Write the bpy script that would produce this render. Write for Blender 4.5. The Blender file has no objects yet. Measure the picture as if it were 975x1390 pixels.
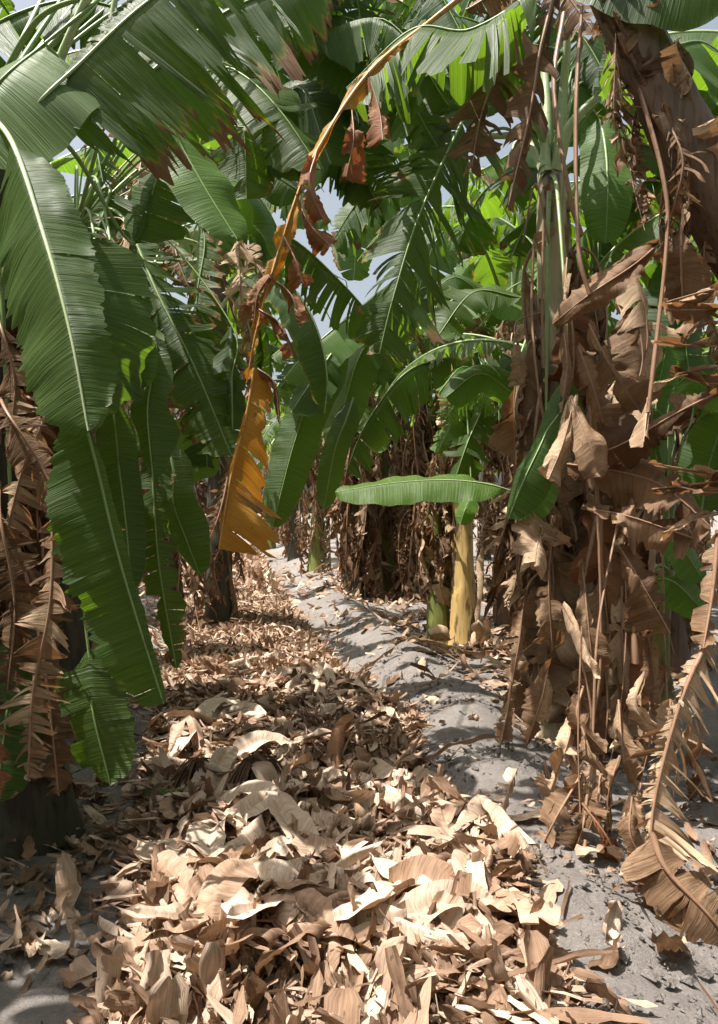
import bpy, math, random
import numpy as np
from mathutils import noise as mnoise, Vector, Euler
R = math.radians
C = bpy.context.scene.collection
F, CX, HY, CAMZ = 1050.0, 487.5, 695.0, 1.35

def at(px, py, d):
    """a point of the plantation, d metres down the track"""
    return np.array([(px - CX) / F * d, d, CAMZ + (HY - py) / F * d])

# ------------------------------------------------------------------ materials
class NT:
    def __init__(s, name):
        s.m = bpy.data.materials.new(name); s.m.use_nodes = True
        s.t = s.m.node_tree; s.t.nodes.clear()
    def n(s, typ, **kw):
        nd = s.t.nodes.new(typ)
        for k, v in kw.items():
            if hasattr(nd, k): setattr(nd, k, v)
        return nd
    def l(s, a, b): s.t.links.new(a, b)
    def math(s, op, a, b=None, c=None, clamp=False):
        nd = s.n('ShaderNodeMath', operation=op, use_clamp=clamp)
        for i, v in enumerate((a, b, c)):
            if v is None: continue
            if isinstance(v, (int, float)): nd.inputs[i].default_value = v
            else: s.l(v, nd.inputs[i])
        return nd.outputs[0]
    def mix(s, f, a, b, typ='MIX'):
        nd = s.n('ShaderNodeMix', data_type='RGBA', blend_type=typ)
        if isinstance(f, (int, float)): nd.inputs[0].default_value = f
        else: s.l(f, nd.inputs[0])
        for i, v in ((6, a), (7, b)):
            if isinstance(v, tuple): nd.inputs[i].default_value = (*v, 1)
            else: s.l(v, nd.inputs[i])
        return nd.outputs[2]
    def ramp(s, f, stops):
        nd = s.n('ShaderNodeValToRGB'); cr = nd.color_ramp
        while len(cr.elements) < len(stops): cr.elements.new(.5)
        for e, (p, c) in zip(cr.elements, stops):
            e.position = p; e.color = (*c, 1) if isinstance(c, tuple) else (c, c, c, 1)
        s.l(f, nd.inputs[0]); return nd.outputs[0]
    def noise(s, vec, scale, detail=3, rough=.55, dist=0.0):
        nd = s.n('ShaderNodeTexNoise'); nd.inputs['Scale'].default_value = scale
        nd.inputs['Detail'].default_value = detail; nd.inputs['Roughness'].default_value = rough
        nd.inputs['Distortion'].default_value = dist
        s.l(vec, nd.inputs['Vector']); return nd.outputs[0]
    def scale(s, vec, sc):
        nd = s.n('ShaderNodeMapping'); nd.inputs['Scale'].default_value = sc
        s.l(vec, nd.inputs['Vector']); return nd.outputs[0]
    def attr(s, name):
        nd = s.n('ShaderNodeAttribute'); nd.attribute_name = name; return nd
    def out(s, col, rough, bump=None, bs=.3, bd=.01, trans=None, tf=.0, spec=.5, coat=0):
        b = s.n('ShaderNodeBsdfPrincipled')
        if isinstance(col, tuple): b.inputs['Base Color'].default_value = (*col, 1)
        else: s.l(col, b.inputs['Base Color'])
        if isinstance(rough, (int, float)): b.inputs['Roughness'].default_value = rough
        else: s.l(rough, b.inputs['Roughness'])
        b.inputs['Specular IOR Level'].default_value = spec
        nrm = None
        if bump is not None:
            bn = s.n('ShaderNodeBump'); bn.inputs['Strength'].default_value = bs; bn.inputs['Distance'].default_value = bd
            s.l(bump, bn.inputs['Height']); nrm = bn.outputs[0]; s.l(nrm, b.inputs['Normal'])
        o = s.n('ShaderNodeOutputMaterial')
        if trans is None: s.l(b.outputs[0], o.inputs[0]); return s.m
        t = s.n('ShaderNodeBsdfTranslucent')
        if isinstance(trans, tuple): t.inputs[0].default_value = (*trans, 1)
        else: s.l(trans, t.inputs[0])
        if nrm: s.l(nrm, t.inputs['Normal'])
        mx = s.n('ShaderNodeMixShader')
        if isinstance(tf, (int, float)): mx.inputs[0].default_value = tf
        else: s.l(tf, mx.inputs[0])
        s.l(b.outputs[0], mx.inputs[1]); s.l(t.outputs[0], mx.inputs[2]); s.l(mx.outputs[0], o.inputs[0])
        return s.m

def mat_green(name='banana_leaf_green', deep=(.007, .028, .008), mid=(.030, .078, .016), glow=(.22, .40, .02)):
    k = NT(name)
    uv = k.n('ShaderNodeUVMap'); U = uv.outputs[0]
    obj = k.n('ShaderNodeTexCoord').outputs['Object']
    rnd = k.n('ShaderNodeObjectInfo').outputs['Random']
    dry = k.attr('dry').outputs['Fac']
    # side veins: fine lines running from the midrib to the margin
    veins = k.noise(k.scale(U, (1.2, 95, 1)), 1.0, 3, .7)
    fine = k.noise(k.scale(U, (2.0, 420, 1)), 1.0, 2, .6)
    patch = k.noise(obj, 3.0, 3)
    base = k.mix(patch, deep, mid)
    base = k.mix(k.math('MULTIPLY', rnd, .5), base, (.062, .088, .016))
    base = k.mix(k.ramp(veins, [(.35, 0.0), (.7, 1.0)]), base, k.mix(.24, base, (.18, .22, .07)))
    base = k.mix(k.math('MULTIPLY', k.ramp(fine, [(.45, 0.0), (.62, 1.0)]), .4), base, (.012, .035, .015))
    # withering: yellow, then brown, spreading from the margin along the veins
    w1 = k.noise(k.scale(U, (2.2, 24, 1)), 1.0, 4, .65)
    w2 = k.noise(obj, 9.0, 4, .6)
    d = k.math('ADD', dry, k.math('MULTIPLY', k.math('SUBTRACT', k.math('MULTIPLY_ADD', w1, .6, k.math('MULTIPLY', w2, .4)), .5), 1.25))
    yel = k.ramp(d, [(.42, 0.0), (.58, 1.0)]); brn = k.ramp(d, [(.56, 0.0), (.66, 1.0)])
    spots = k.ramp(k.noise(k.scale(U, (9, 70, 1)), 1.0, 2, .5), [(.70, 0.0), (.76, .75)])
    base = k.mix(yel, base, (.16, .17, .025))
    dryc = k.mix(k.noise(k.scale(U, (3, 60, 1)), 1.0, 3), (.10, .045, .022), (.30, .185, .11))
    base = k.mix(k.math('MULTIPLY', spots, .8), base, (.07, .05, .02))
    base = k.mix(brn, base, dryc)
    geo = k.n('ShaderNodeNewGeometry')
    under = k.mix(.26, base, (.11, .13, .06))      # the waxy, paler underside of the blade
    base = k.mix(k.math('MULTIPLY', geo.outputs['Backfacing'], .75), base, under)
    tr = k.mix(patch, glow, tuple(min(1, c * 1.25) for c in glow))
    tr = k.mix(k.math('MULTIPLY', k.ramp(fine, [(.4, 0.0), (.65, 1.0)]), .55), tr, tuple(c * .45 for c in glow))
    tr = k.mix(yel, tr, (.42, .36, .04)); tr = k.mix(brn, tr, (.16, .06, .02))
    hgt = k.math('MULTIPLY_ADD', veins, .75, k.math('MULTIPLY', fine, .25))
    rough = k.math('MULTIPLY_ADD', brn, .3, k.math('MULTIPLY_ADD', veins, .25, .36))
    return k.out(base, rough, hgt, .7, .012, tr, .36, .28)

def mat_dry(name, a, b, c, glow, tf=.25, rough=.7):
    """a, b, c: dark, middle and pale tone of the dead blade"""
    k = NT(name)
    U = k.n('ShaderNodeUVMap').outputs[0]
    obj = k.n('ShaderNodeTexCoord').outputs['Object']
    rnd = k.n('ShaderNodeObjectInfo').outputs['Random']
    tone = k.attr('tone').outputs['Fac']
    fib = k.noise(k.scale(U, (2.0, 110, 1)), 1.0, 4, .65)
    fine = k.noise(k.scale(U, (4.0, 420, 1)), 1.0, 2, .6)
    blot = k.noise(obj, 7.0, 4, .6)
    f = k.math('ADD', k.math('MULTIPLY', blot, .5), k.math('MULTIPLY', fib, .35))
    f = k.math('ADD', f, k.math('MULTIPLY_ADD', tone, .55, -.2)); f = k.math('ADD', f, k.math('MULTIPLY_ADD', rnd, .18, -.09))
    col = k.ramp(f, [(.22, a), (.5, b), (.8, c)])
    col = k.mix(k.math('MULTIPLY', k.ramp(fine, [(.45, 0.0), (.65, 1.0)]), .35), col, tuple(x * .45 for x in a))
    spots = k.ramp(k.noise(obj, 42.0, 2, .5), [(.66, 0.0), (.72, 1.0)])
    col = k.mix(k.math('MULTIPLY', spots, .55), col, tuple(x * .4 for x in a))
    hgt = k.math('MULTIPLY_ADD', fib, .7, k.math('MULTIPLY', fine, .3))
    return k.out(col, rough, hgt, .6, .01, k.mix(fib, glow, tuple(x * .6 for x in glow)), tf, .25)

GREEN = mat_green()
GREEN2 = mat_green('banana_leaf_fresh_or_sunlit', (.045, .115, .022), (.095, .19, .035), (.30, .56, .04))  # paler green: young blades, and sunlight put into the colour of mid-row blades
DRY = mat_dry('dead_leaf_brown', (.05, .026, .013), (.25, .152, .086), (.60, .44, .29), (.42, .19, .065))
RUST = mat_dry('dead_leaf_rust', (.065, .024, .010), (.20, .082, .034), (.38, .20, .105), (.45, .14, .03))
OCHRE = mat_dry('dying_leaf_ochre', (.10, .035, .008), (.36, .15, .014), (.50, .27, .045), (.75, .30, .02), .3, .5)
LITTER = mat_dry('dry_litter', (.06, .03, .015), (.36, .228, .148), (.76, .60, .465), (.46, .25, .12), .16, .65)

def mat_midrib(name, a, b):
    k = NT(name)
    obj = k.n('ShaderNodeTexCoord').outputs['Object']
    f = k.noise(k.scale(obj, (40, 40, 6)), 1.0, 4)
    g = k.ramp(k.noise(obj, 25, 3), [(.6, 0.0), (.7, .6)])
    c = k.mix(g, k.mix(f, a, b), tuple(x * .35 for x in a))
    return k.out(c, .45, f, .25, .004)
RIB_G = mat_midrib('midrib_green', (.13, .22, .06), (.24, .32, .12))
RIB_P = mat_midrib('petiole_pale', (.27, .36, .16), (.42, .48, .27))
RIB_D = mat_midrib('midrib_dry', (.17, .085, .045), (.36, .22, .14))
RIB_O = mat_midrib('midrib_ochre', (.36, .17, .04), (.55, .33, .12))

def mat_stem(name, a, b, rot, amount):
    k = NT(name)
    obj = k.n('ShaderNodeTexCoord').outputs['Object']
    f = k.noise(k.scale(obj, (26, 26, 1.6)), 1.0, 5, .65)
    g = k.noise(k.scale(obj, (7, 7, 1.7)), 1.0, 4, .6)
    c = k.mix(f, a, b)
    r = k.ramp(g, [(.62 - amount, 0.0), (.70 - amount, 1.0)])
    c = k.mix(r, c, k.mix(f, rot, tuple(x * 2.4 for x in rot)))
    c = k.mix(k.ramp(k.noise(k.scale(obj, (60, 60, 2.5)), 1.0, 3), [(.55, 0.0), (.66, .55)]), c, tuple(x * .45 for x in a))
    return k.out(c, .55, k.math('MULTIPLY_ADD', f, .7, k.math('MULTIPLY', g, .3)), .5, .02, spec=.35)
STEM_Y = mat_stem('pseudostem_yellow', (.38, .23, .075), (.62, .45, .19), (.035, .02, .012), .10)
STEM_G = mat_stem('pseudostem_green', (.11, .14, .03), (.22, .22, .06), (.07, .035, .02), .06)
STEM_B = mat_stem('pseudostem_brown', (.06, .036, .022), (.18, .115, .072), (.045, .03, .02), .06)
STEM_D = mat_stem('pseudostem_dark', (.035, .04, .025), (.085, .075, .045), (.02, .014, .01), .06)
STEM_S = mat_stem('pseudostem_streaked', (.26, .20, .12), (.46, .42, .28), (.07, .045, .05), .10)

def mat_soil():
    k = NT('grey_soil')
    P = k.n('ShaderNodeNewGeometry').outputs['Position']
    a = k.noise(P, 1.6, 4, .6); b = k.noise(P, 11, 6, .7); c = k.noise(P, 70, 5, .75); e = k.noise(P, 260, 3, .7)
    col = k.mix(a, (.165, .145, .132), (.315, .288, .265))
    col = k.mix(k.math('MULTIPLY', k.ramp(b, [(.35, 0.0), (.7, 1.0)]), .5), col, (.125, .105, .094))
    col = k.mix(k.math('MULTIPLY', k.ramp(c, [(.55, 0.0), (.70, 1.0)]), .55), col, (.43, .39, .355))
    col = k.mix(k.math('MULTIPLY', k.ramp(c, [(.28, 1.0), (.40, 0.0)]), .7), col, (.07, .055, .045))
    h = k.math('MULTIPLY_ADD', b, .55, k.math('MULTIPLY_ADD', c, .32, k.math('MULTIPLY', e, .13)))
    return k.out(col, .95, h, 1.0, .045, spec=.15)
SOIL = mat_soil()

# ------------------------------------------------------------------ helpers
def tag(o, label=None, cat=None, group=None, kind=None):
    if label: o['label'] = label
    if cat: o['category'] = cat
    if group: o['group'] = group
    if kind: o['kind'] = kind
    return o

def mesh_np(name, V, Q, mats, uv=None, dry=None, tone=None, mi=None, smooth=True):
    me = bpy.data.meshes.new(name)
    V = np.asarray(V, dtype=np.float32); Q = np.asarray(Q, dtype=np.int32)
    k = Q.shape[1]
    me.vertices.add(len(V)); me.vertices.foreach_set('co', V.ravel())
    me.loops.add(Q.size); me.loops.foreach_set('vertex_index', Q.ravel())
    me.polygons.add(len(Q)); me.polygons.foreach_set('loop_start', np.arange(len(Q), dtype=np.int32) * k)
    me.polygons.foreach_set('loop_total', np.full(len(Q), k, dtype=np.int32))
    if mi is not None: me.polygons.foreach_set('material_index', np.asarray(mi, dtype=np.int32))
    me.polygons.foreach_set('use_smooth', np.full(len(Q), smooth))
    if uv is not None:
        l = me.uv_layers.new(name='UVMap'); l.data.foreach_set('uv', np.asarray(uv, dtype=np.float32)[Q.ravel()].ravel())
    for nm, arr in (('dry', dry), ('tone', tone)):
        if arr is not None:
            a = me.attributes.new(nm, 'FLOAT', 'POINT'); a.data.foreach_set('value', np.asarray(arr, dtype=np.float32))
    me.update(calc_edges=True); me.validate()
    for m in mats: me.materials.append(m)
    return me

def link(name, me, parent=None, loc=None):
    o = bpy.data.objects.new(name, me); C.objects.link(o)
    if parent: o.parent = parent
    if loc is not None: o.location = loc
    return o

def empty(name, loc, label, cat, group=None):
    o = bpy.data.objects.new(name, None); C.objects.link(o); o.location = loc; o.empty_display_size = .2
    return tag(o, label, cat, group)

def curve(P, n):
    """Catmull-Rom through P, n samples evenly spaced in length"""
    P = np.asarray(P, float)
    if len(P) == 2: P = np.array([P[0], (P[0] + P[1]) / 2, P[1]])
    E = np.vstack([2 * P[0] - P[1], P, 2 * P[-1] - P[-2]])
    out = []
    for i in range(1, len(E) - 2):
        t = np.linspace(0, 1, 24, endpoint=False)[:, None]
        a, b, c, d = E[i - 1], E[i], E[i + 1], E[i + 2]
        out.append(.5 * ((2 * b) + (-a + c) * t + (2 * a - 5 * b + 4 * c - d) * t**2 + (-a + 3 * b - 3 * c + d) * t**3))
    out.append(E[-2][None]); D = np.vstack(out)
    s = np.r_[0, np.cumsum(np.linalg.norm(np.diff(D, axis=0), axis=1))]
    q = np.linspace(0, s[-1], n)
    return np.stack([np.interp(q, s, D[:, k]) for k in range(3)], 1), s[-1]

def nrmz(a): return a / np.maximum(np.linalg.norm(a, axis=-1, keepdims=True), 1e-9)

def tube(P, rad, sides=7, flat=1.0, rough=0., rng=None):
    P = np.asarray(P); n = len(P)
    T = nrmz(np.gradient(P, axis=0)); up = np.array([0, 0, 1.]) if abs(T[0][2]) < .9 else np.array([1., 0, 0])
    A = nrmz(np.cross(T, up)); B = nrmz(np.cross(A, T))
    ang = np.linspace(0, 2 * np.pi, sides, endpoint=False)
    rad = np.broadcast_to(rad, (n,))[:, None, None]
    r = rad * (1 + (rough * rng.uniform(-1, 1, (n, sides, 1)) if rng is not None and rough else 0))
    V = (P[:, None] + r * (np.cos(ang)[None, :, None] * A[:, None] + flat * np.sin(ang)[None, :, None] * B[:, None])).reshape(-1, 3)
    i = np.arange(n - 1)[:, None] * sides; j = np.arange(sides)[None]; j2 = (j + 1) % sides
    Q = np.stack([i + j, i + j2, i + sides + j2, i + sides + j], -1).reshape(-1, 4)
    return V, Q

def pnoise(rng, x, y, f, octv=3):
    r = np.zeros(np.broadcast(x, y).shape); a = 1.
    for _ in range(octv):
        for _ in range(3):
            th = rng.uniform(0, 6.28)
            r = r + a * np.sin((x * np.cos(th) + y * np.sin(th)) * f * rng.uniform(.7, 1.3) + rng.uniform(0, 6.28)) / 3
        f *= 2.1; a *= .5
    return r

def prof_std(v):
    a = np.clip(v / .16, 0, 1) ** .6
    b = np.sqrt(np.clip(1 - (np.clip((v - .55) / .45, 0, 1)) ** 2.3, 0, 1))
    return np.maximum(a * b, .015)

def prof_rag(v):      # a dead blade: broad almost to its torn end
    return np.clip(.35 + v * 2.5, 0, 1) * np.clip((1.0 - v) / .07 + .12, 0, 1)
def prof_flare(v):    # a folded rag that widens to a cut lower edge
    return (.22 + .85 * v) * np.clip((1.0 - v) / .05 + .35, 0, 1)

def blade_mesh(name, P, mat, W=.27, n=(0, -1, .3), side=None, wl=1., wr=1., dl=12, dr=12, curl=10, sag=.0, strips=0, tear=.0,
               gap=.0, spread=10, crump=.01, wave=.012, dry=.0, edge=.35, tone=.5, seed=0, rows=None, cols=6, b0=0., b1=1., lenvar=.0, sweep=.16,
               prof=prof_std, pleat=.0007):
    rng = np.random.default_rng(seed)
    ns = 80
    S, L = curve(P, ns); T = nrmz(np.gradient(S, axis=0)); sp = np.linspace(0, 1, ns)
    if side is None:
        n0 = np.asarray(n, float)
        sv = nrmz(np.cross(n0[None], T))
    else:
        s0 = np.asarray(side, float); sv = nrmz(s0[None] - (T @ s0)[:, None] * T)
    nv = nrmz(np.cross(T, sv))
    def samp(A, v):
        v = np.clip(v, 0, 1); return np.stack([np.interp(v, sp, A[:, k]) for k in range(3)], -1)
    rows = rows or max(24, int(L * 46))
    V, UV, Q, DRY_, TONE = [], [], [], [], []
    # spine vertices
    v0 = np.linspace(b0, b1, rows + 1)
    V.append(samp(S, v0)); UV.append(np.stack([np.zeros(rows + 1), v0 * L / 1.6], 1)); DRY_.append(np.full(rows + 1, dry * .8)); TONE.append(np.full(rows + 1, tone))
    nV = rows + 1
    for sgn, wm, dr0 in ((1, wl, dl), (-1, wr, dr)):
        if wm <= 0: continue
        if strips > 0:
            k = max(1, int(strips * rng.uniform(.8, 1.2)))
            cuts = np.unique(np.r_[0, np.sort(rng.choice(np.arange(1, rows), min(k, rows - 1), replace=False)), rows])
        else: cuts = np.array([0, rows])
        for a, b in zip(cuts[:-1], cuts[1:]):
            torn = strips > 0 and rng.random() < max(tear, .0)
            rr = np.arange(a, b + 1); m = len(rr)
            vv = v0[rr]; vc = vv.mean()
            dth = R(rng.normal(0, spread)) if strips > 0 else 0.
            dcurl = R(rng.normal(0, spread * 1.6)) if strips > 0 else 0.
            g = gap * rng.uniform(.5, 1.3) if strips > 0 else 0
            lf = 1 - lenvar * rng.random()
            drift = rng.normal(0, .25 * gap) if strips else 0
            u = np.linspace(0, 1, cols + 1)[None, :]
            vb = (vv - b0) / max(1e-6, (b1 - b0))
            w = W * wm * prof(vb) * lf                       # (m,)
            jag = 1 + (.05 + .25 * lenvar) * rng.normal(0, 1, m) * (1 if strips else .12)
            w = w * jag
            tv = vv[:, None] + (vc - vv)[:, None] * np.clip(g * u ** 1.1, 0, .93) + (sweep * w[:, None] / L) * u ** 1.3 + drift * w[:, None] / L * u ** 1.5
            sx, nx = samp(sv, tv), samp(nv, tv)
            th = R(dr0) + (R(curl) + dcurl) * u + dth * np.minimum(1, u * 2)
            th = th + 0 * tv
            d = sgn * np.cos(th)[..., None] * sx - np.sin(th)[..., None] * nx
            s_ = sag * (.4 + .6 * (u[..., None])) * (1 + .35 * rng.normal() * (strips > 0))
            s_ = np.clip(s_, 0, .97)
            d = nrmz(d * (1 - s_) + np.array([0, 0, -1.]) * s_)
            step = np.diff(u, axis=1)[..., None] * w[:, None, None]
            off = np.cumsum(d[:, 1:] * step, axis=1)
            pos = samp(S, tv)[:, 1:] + off
            uu = u[:, 1:] + 0 * tv[:, 1:]
            X = tv[:, 1:] * L; Y = uu * W * sgn
            amp = uu ** .8
            z = crump * pnoise(rng if strips else np.random.default_rng(seed + 7 + sgn), X, Y, 16) * amp
            z = z + wave * np.sin(X * 13 + seed + sgn) * amp ** 1.5 + wave * .6 * np.sin(X * 29 + seed * 2.3) * amp ** 2
            if pleat: z = z + pleat * np.sin(X * 150) * amp * (.5 + .5 * np.sin(X * 9))
            pos = pos + z[..., None] * nx[:, 1:]
            if crump > .02: pos = pos + (crump * .5 * pnoise(rng, X, Y, 22))[..., None] * np.array([0, 0, 1.])
            V.append(pos.reshape(-1, 3)); UV.append(np.stack([uu * .27 * sgn, (vv[:, None] + 0 * uu) * L / 1.6], -1).reshape(-1, 2))
            e = edge * uu ** 3 * (1 + .5 * rng.normal() * (strips > 0))
            if strips > 0:
                q = np.abs(np.linspace(-1, 1, m))[:, None]; e = e + .12 * torn * q ** 3 * uu
            DRY_.append((dry + e).ravel()); TONE.append(np.clip(tone + (rng.normal(0, .13) if strips > 0 else 0) + 0 * e, 0, 1).ravel())
            base = nV + np.arange(m)[:, None] * cols + np.arange(cols)[None]
            idx = np.hstack([rr[:, None], base])
            q = np.stack([idx[:-1, :-1], idx[:-1, 1:], idx[1:, 1:], idx[1:, :-1]], -1).reshape(-1, 4)
            if sgn > 0: q = q[:, ::-1]
            Q.append(q); nV += m * cols
    return mesh_np(name, np.vstack(V), np.vstack(Q), [mat], np.vstack(UV), np.concatenate(DRY_), np.concatenate(TONE)), S, L

def rib_mesh(name, S, r0, r1, mat, flat=.8, lift=0., n=None):
    rad = r0 + (r1 - r0) * np.linspace(0, 1, len(S)) ** .8
    V, Q = tube(S, rad, 7, flat)
    return mesh_np(name, V, Q, [mat])

TR = {}      # plant name -> centre line of its stem, so that every blade grows from it
def join(plant_, p, top):
    c = TR.get(plant_.name)
    if c is None: return None
    if top: q = c[-1]
    else: q = c[np.argmin(np.abs(c[:, 2] - (p[2] + .12)))]
    L = np.linalg.norm(q - p)
    if L < .1 or L > (2.4 if top else .75): return None
    return [q, (q + p) / 2 + np.array([0, 0, (.22 if top else .06) * L])]

def leaf(plant, path, mat=None, rib=None, name='leaf', pet=None, rr=.013, **kw):
    """a blade on its plant, path and petiole as points down the track; its midrib is a sub-part"""
    base = np.array(plant.location)
    mat = mat or GREEN
    P = [at(*p) - base for p in path]
    me, S, L = blade_mesh(name, P, mat, **kw)
    o = link(name, me, plant)
    full = P
    if pet: full = [at(*p) - base for p in pet] + P
    jn = join(plant, full[0] + base, name == "leaf") if mat is not OCHRE else None
    if jn is not None: full = [q - base for q in jn] + full
    Sr, _ = curve(full, 56)
    if jn is not None: pet = True; rr = min(rr, .011)
    if mat in (DRY, RUST): rb = rib or RIB_D
    else: rb = rib or RIB_G
    w = link('midrib', rib_mesh('midrib', Sr, rr * (1.5 if pet else 1), .003, rb), o)
    return o

def stem_mesh(name, P, r0, r1, mat, seed=0, sides=20, n=40, layers=5, lump=.05):
    rng = np.random.default_rng(seed)
    S, L = curve(P, n); t = np.linspace(0, 1, n)
    rad = r0 + (r1 - r0) * t ** .9; rad = rad * (1 + .25 * np.exp(-t * 14))
    T = nrmz(np.gradient(S, axis=0)); A = nrmz(np.cross(T, np.array([0, 1., .01]))); B = np.cross(A, T)
    ang = np.linspace(0, 2 * np.pi, sides, endpoint=False)
    # overlapping leaf sheaths: each adds a spiralling step in the radius
    r = np.ones((n, sides))
    for k in range(layers):
        ph = rng.uniform(0, 6.28); tz = rng.uniform(.1, .95); wd = rng.uniform(.8, 1.6)
        dd = np.abs((ang[None] - ph - t[:, None] * .8 + np.pi) % (2 * np.pi) - np.pi)
        r += .09 * (dd < wd) * (t[:, None] < tz + .08 * np.cos(dd * 3))
    r += lump * pnoise(rng, t[:, None] * L * 2, ang[None] * .3, 5)
    V = (S[:, None] + (rad[:, None] * r)[..., None] * (np.cos(ang)[None, :, None] * A[:, None] + np.sin(ang)[None, :, None] * B[:, None])).reshape(-1, 3)
    i = np.arange(n - 1)[:, None] * sides; j = np.arange(sides)[None]; j2 = (j + 1) % sides
    Q = np.stack([i + j, i + j2, i + sides + j2, i + sides + j], -1).reshape(-1, 4)
    cap = V[-sides:].mean(0)
    V = np.vstack([V, cap]); e = len(V) - 1; a = (n - 1) * sides
    Q = np.vstack([Q, np.array([[a + q, a + (q + 1) % sides, e, e] for q in range(sides)])])
    me = bpy.data.meshes.new(name)
    me.from_pydata(V.tolist(), [], [tuple(q) if q[2] != q[3] else tuple(q[:3]) for q in Q.tolist()])
    me.polygons.foreach_set('use_smooth', np.ones(len(me.polygons), bool)); me.materials.append(mat); me.update()
    return me

def stem(plant, path, r0, r1, mat, seed=0, **kw):
    base = np.array(plant.location)
    TR[plant.name] = curve(path, 60)[0]
    return link('trunk', stem_mesh('trunk', [np.asarray(p, float) - base for p in path], r0, r1, mat, seed, **kw), plant)

# ------------------------------------------------------------------ terrain
RX = np.array([(.70, .5), (.69, 1.6), (.68, 2.1), (.70, 2.7), (.63, 3.2), (.62, 3.9), (.68, 4.7), (.63, 5.3), (.53, 6.0), (.17, 8.0), (-.42, 11.8), (-1.3, 19), (-2.1, 25), (-4.5, 40), (-5, 90)])
def ridge_x(y): return np.interp(y, RX[:, 1], RX[:, 0])
def height(x, y):
    x = np.asarray(x, float); y = np.asarray(y, float)
    rx = ridge_x(y)
    h = (.165 + .028 * np.sin(y * 8.5 + 1.5 * np.sin(y * 2.3) + x * 1.5)) * np.exp(-((x - rx) / .36) ** 2)                      # the bund, patted up in soft humps
    h = h + .07 * np.clip((x - rx - .5) / 2, 0, 1)
    h = h + .16 * np.clip((-x - 1.15 - .12 * (y - 3)) / .8, 0, 1) * (y < 60)    # bank under the left row
    return h * (y > -6)
def build_ground():
    a = np.linspace(-1, 1, 361); xs = np.sinh(a * 6.2) / np.sinh(6.2) * 420
    b = np.linspace(0, 1, 420); ys = -8 + (np.sinh(b * 5.2) / np.sinh(5.2)) * 700
    xs = np.sort(np.r_[xs, np.linspace(-2.6, 3.4, 190)]); ys = np.sort(np.r_[ys, np.linspace(1.4, 9, 230)])
    X, Y = np.meshgrid(xs, ys); Z = height(X, Y)
    flat = np.stack([X.ravel(), Y.ravel(), Z.ravel()], 1)
    near = (np.abs(flat[:, 0]) < 14) & (flat[:, 1] < 40)
    for i in np.nonzero(near)[0]:
        x, y, _ = flat[i]
        nz = .030 * mnoise.noise(Vector((x * 1.7, y * 1.7, 0))) + .012 * mnoise.noise(Vector((x * 6, y * 6, 3)))
        if y < 10: nz += .016 * mnoise.noise(Vector((x * 12, y * 12, 8))) + .008 * mnoise.noise(Vector((x * 34, y * 34, 5)))
        flat[i, 2] += nz
    nx = len(xs); i = np.arange(len(ys) - 1)[:, None] * nx + np.arange(nx - 1)[None]
    Q = np.stack([i, i + 1, i + nx + 1, i + nx], -1).reshape(-1, 4)
    o = link('ground', mesh_np('ground', flat, Q, [SOIL])); tag(o, kind='structure')
build_ground()
def build_crumbs():
    g = np.random.default_rng(3); n = 5500
    y = 1.6 + 7 * g.random(n) ** 1.5; side = g.random(n)
    x = np.where(side < .72, ridge_x(y) + .15 + .45 * g.normal(0, 1, n), g.uniform(-2.2, -.6, n))
    base = np.array([(1, 0, 0), (-1, 0, 0), (0, 1, 0), (0, -1, 0), (0, 0, 1), (0, 0, -1)], float)
    F_ = np.array([(0, 2, 4), (2, 1, 4), (1, 3, 4), (3, 0, 4), (2, 0, 5), (1, 2, 5), (3, 1, 5), (0, 3, 5)])
    s = np.minimum(.003 + g.exponential(.0045, n), .026)
    V = base[None] * s[:, None, None] * g.uniform(.6, 1.3, (n, 6, 3)) + np.stack([x, y, height(x, y) + s * .2], 1)[:, None]
    V += g.normal(0, .15, V.shape) * s[:, None, None]
    Q = F_[None] + (np.arange(n) * 6)[:, None, None]
    tag(link('soil_crumbs', mesh_np('soil_crumbs', V.reshape(-1, 3), Q.reshape(-1, 3), [SOIL], smooth=False)), 'small grey clods and crumbs strewn over the bare bund', 'soil crumbs', kind='stuff')
build_crumbs()

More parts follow.
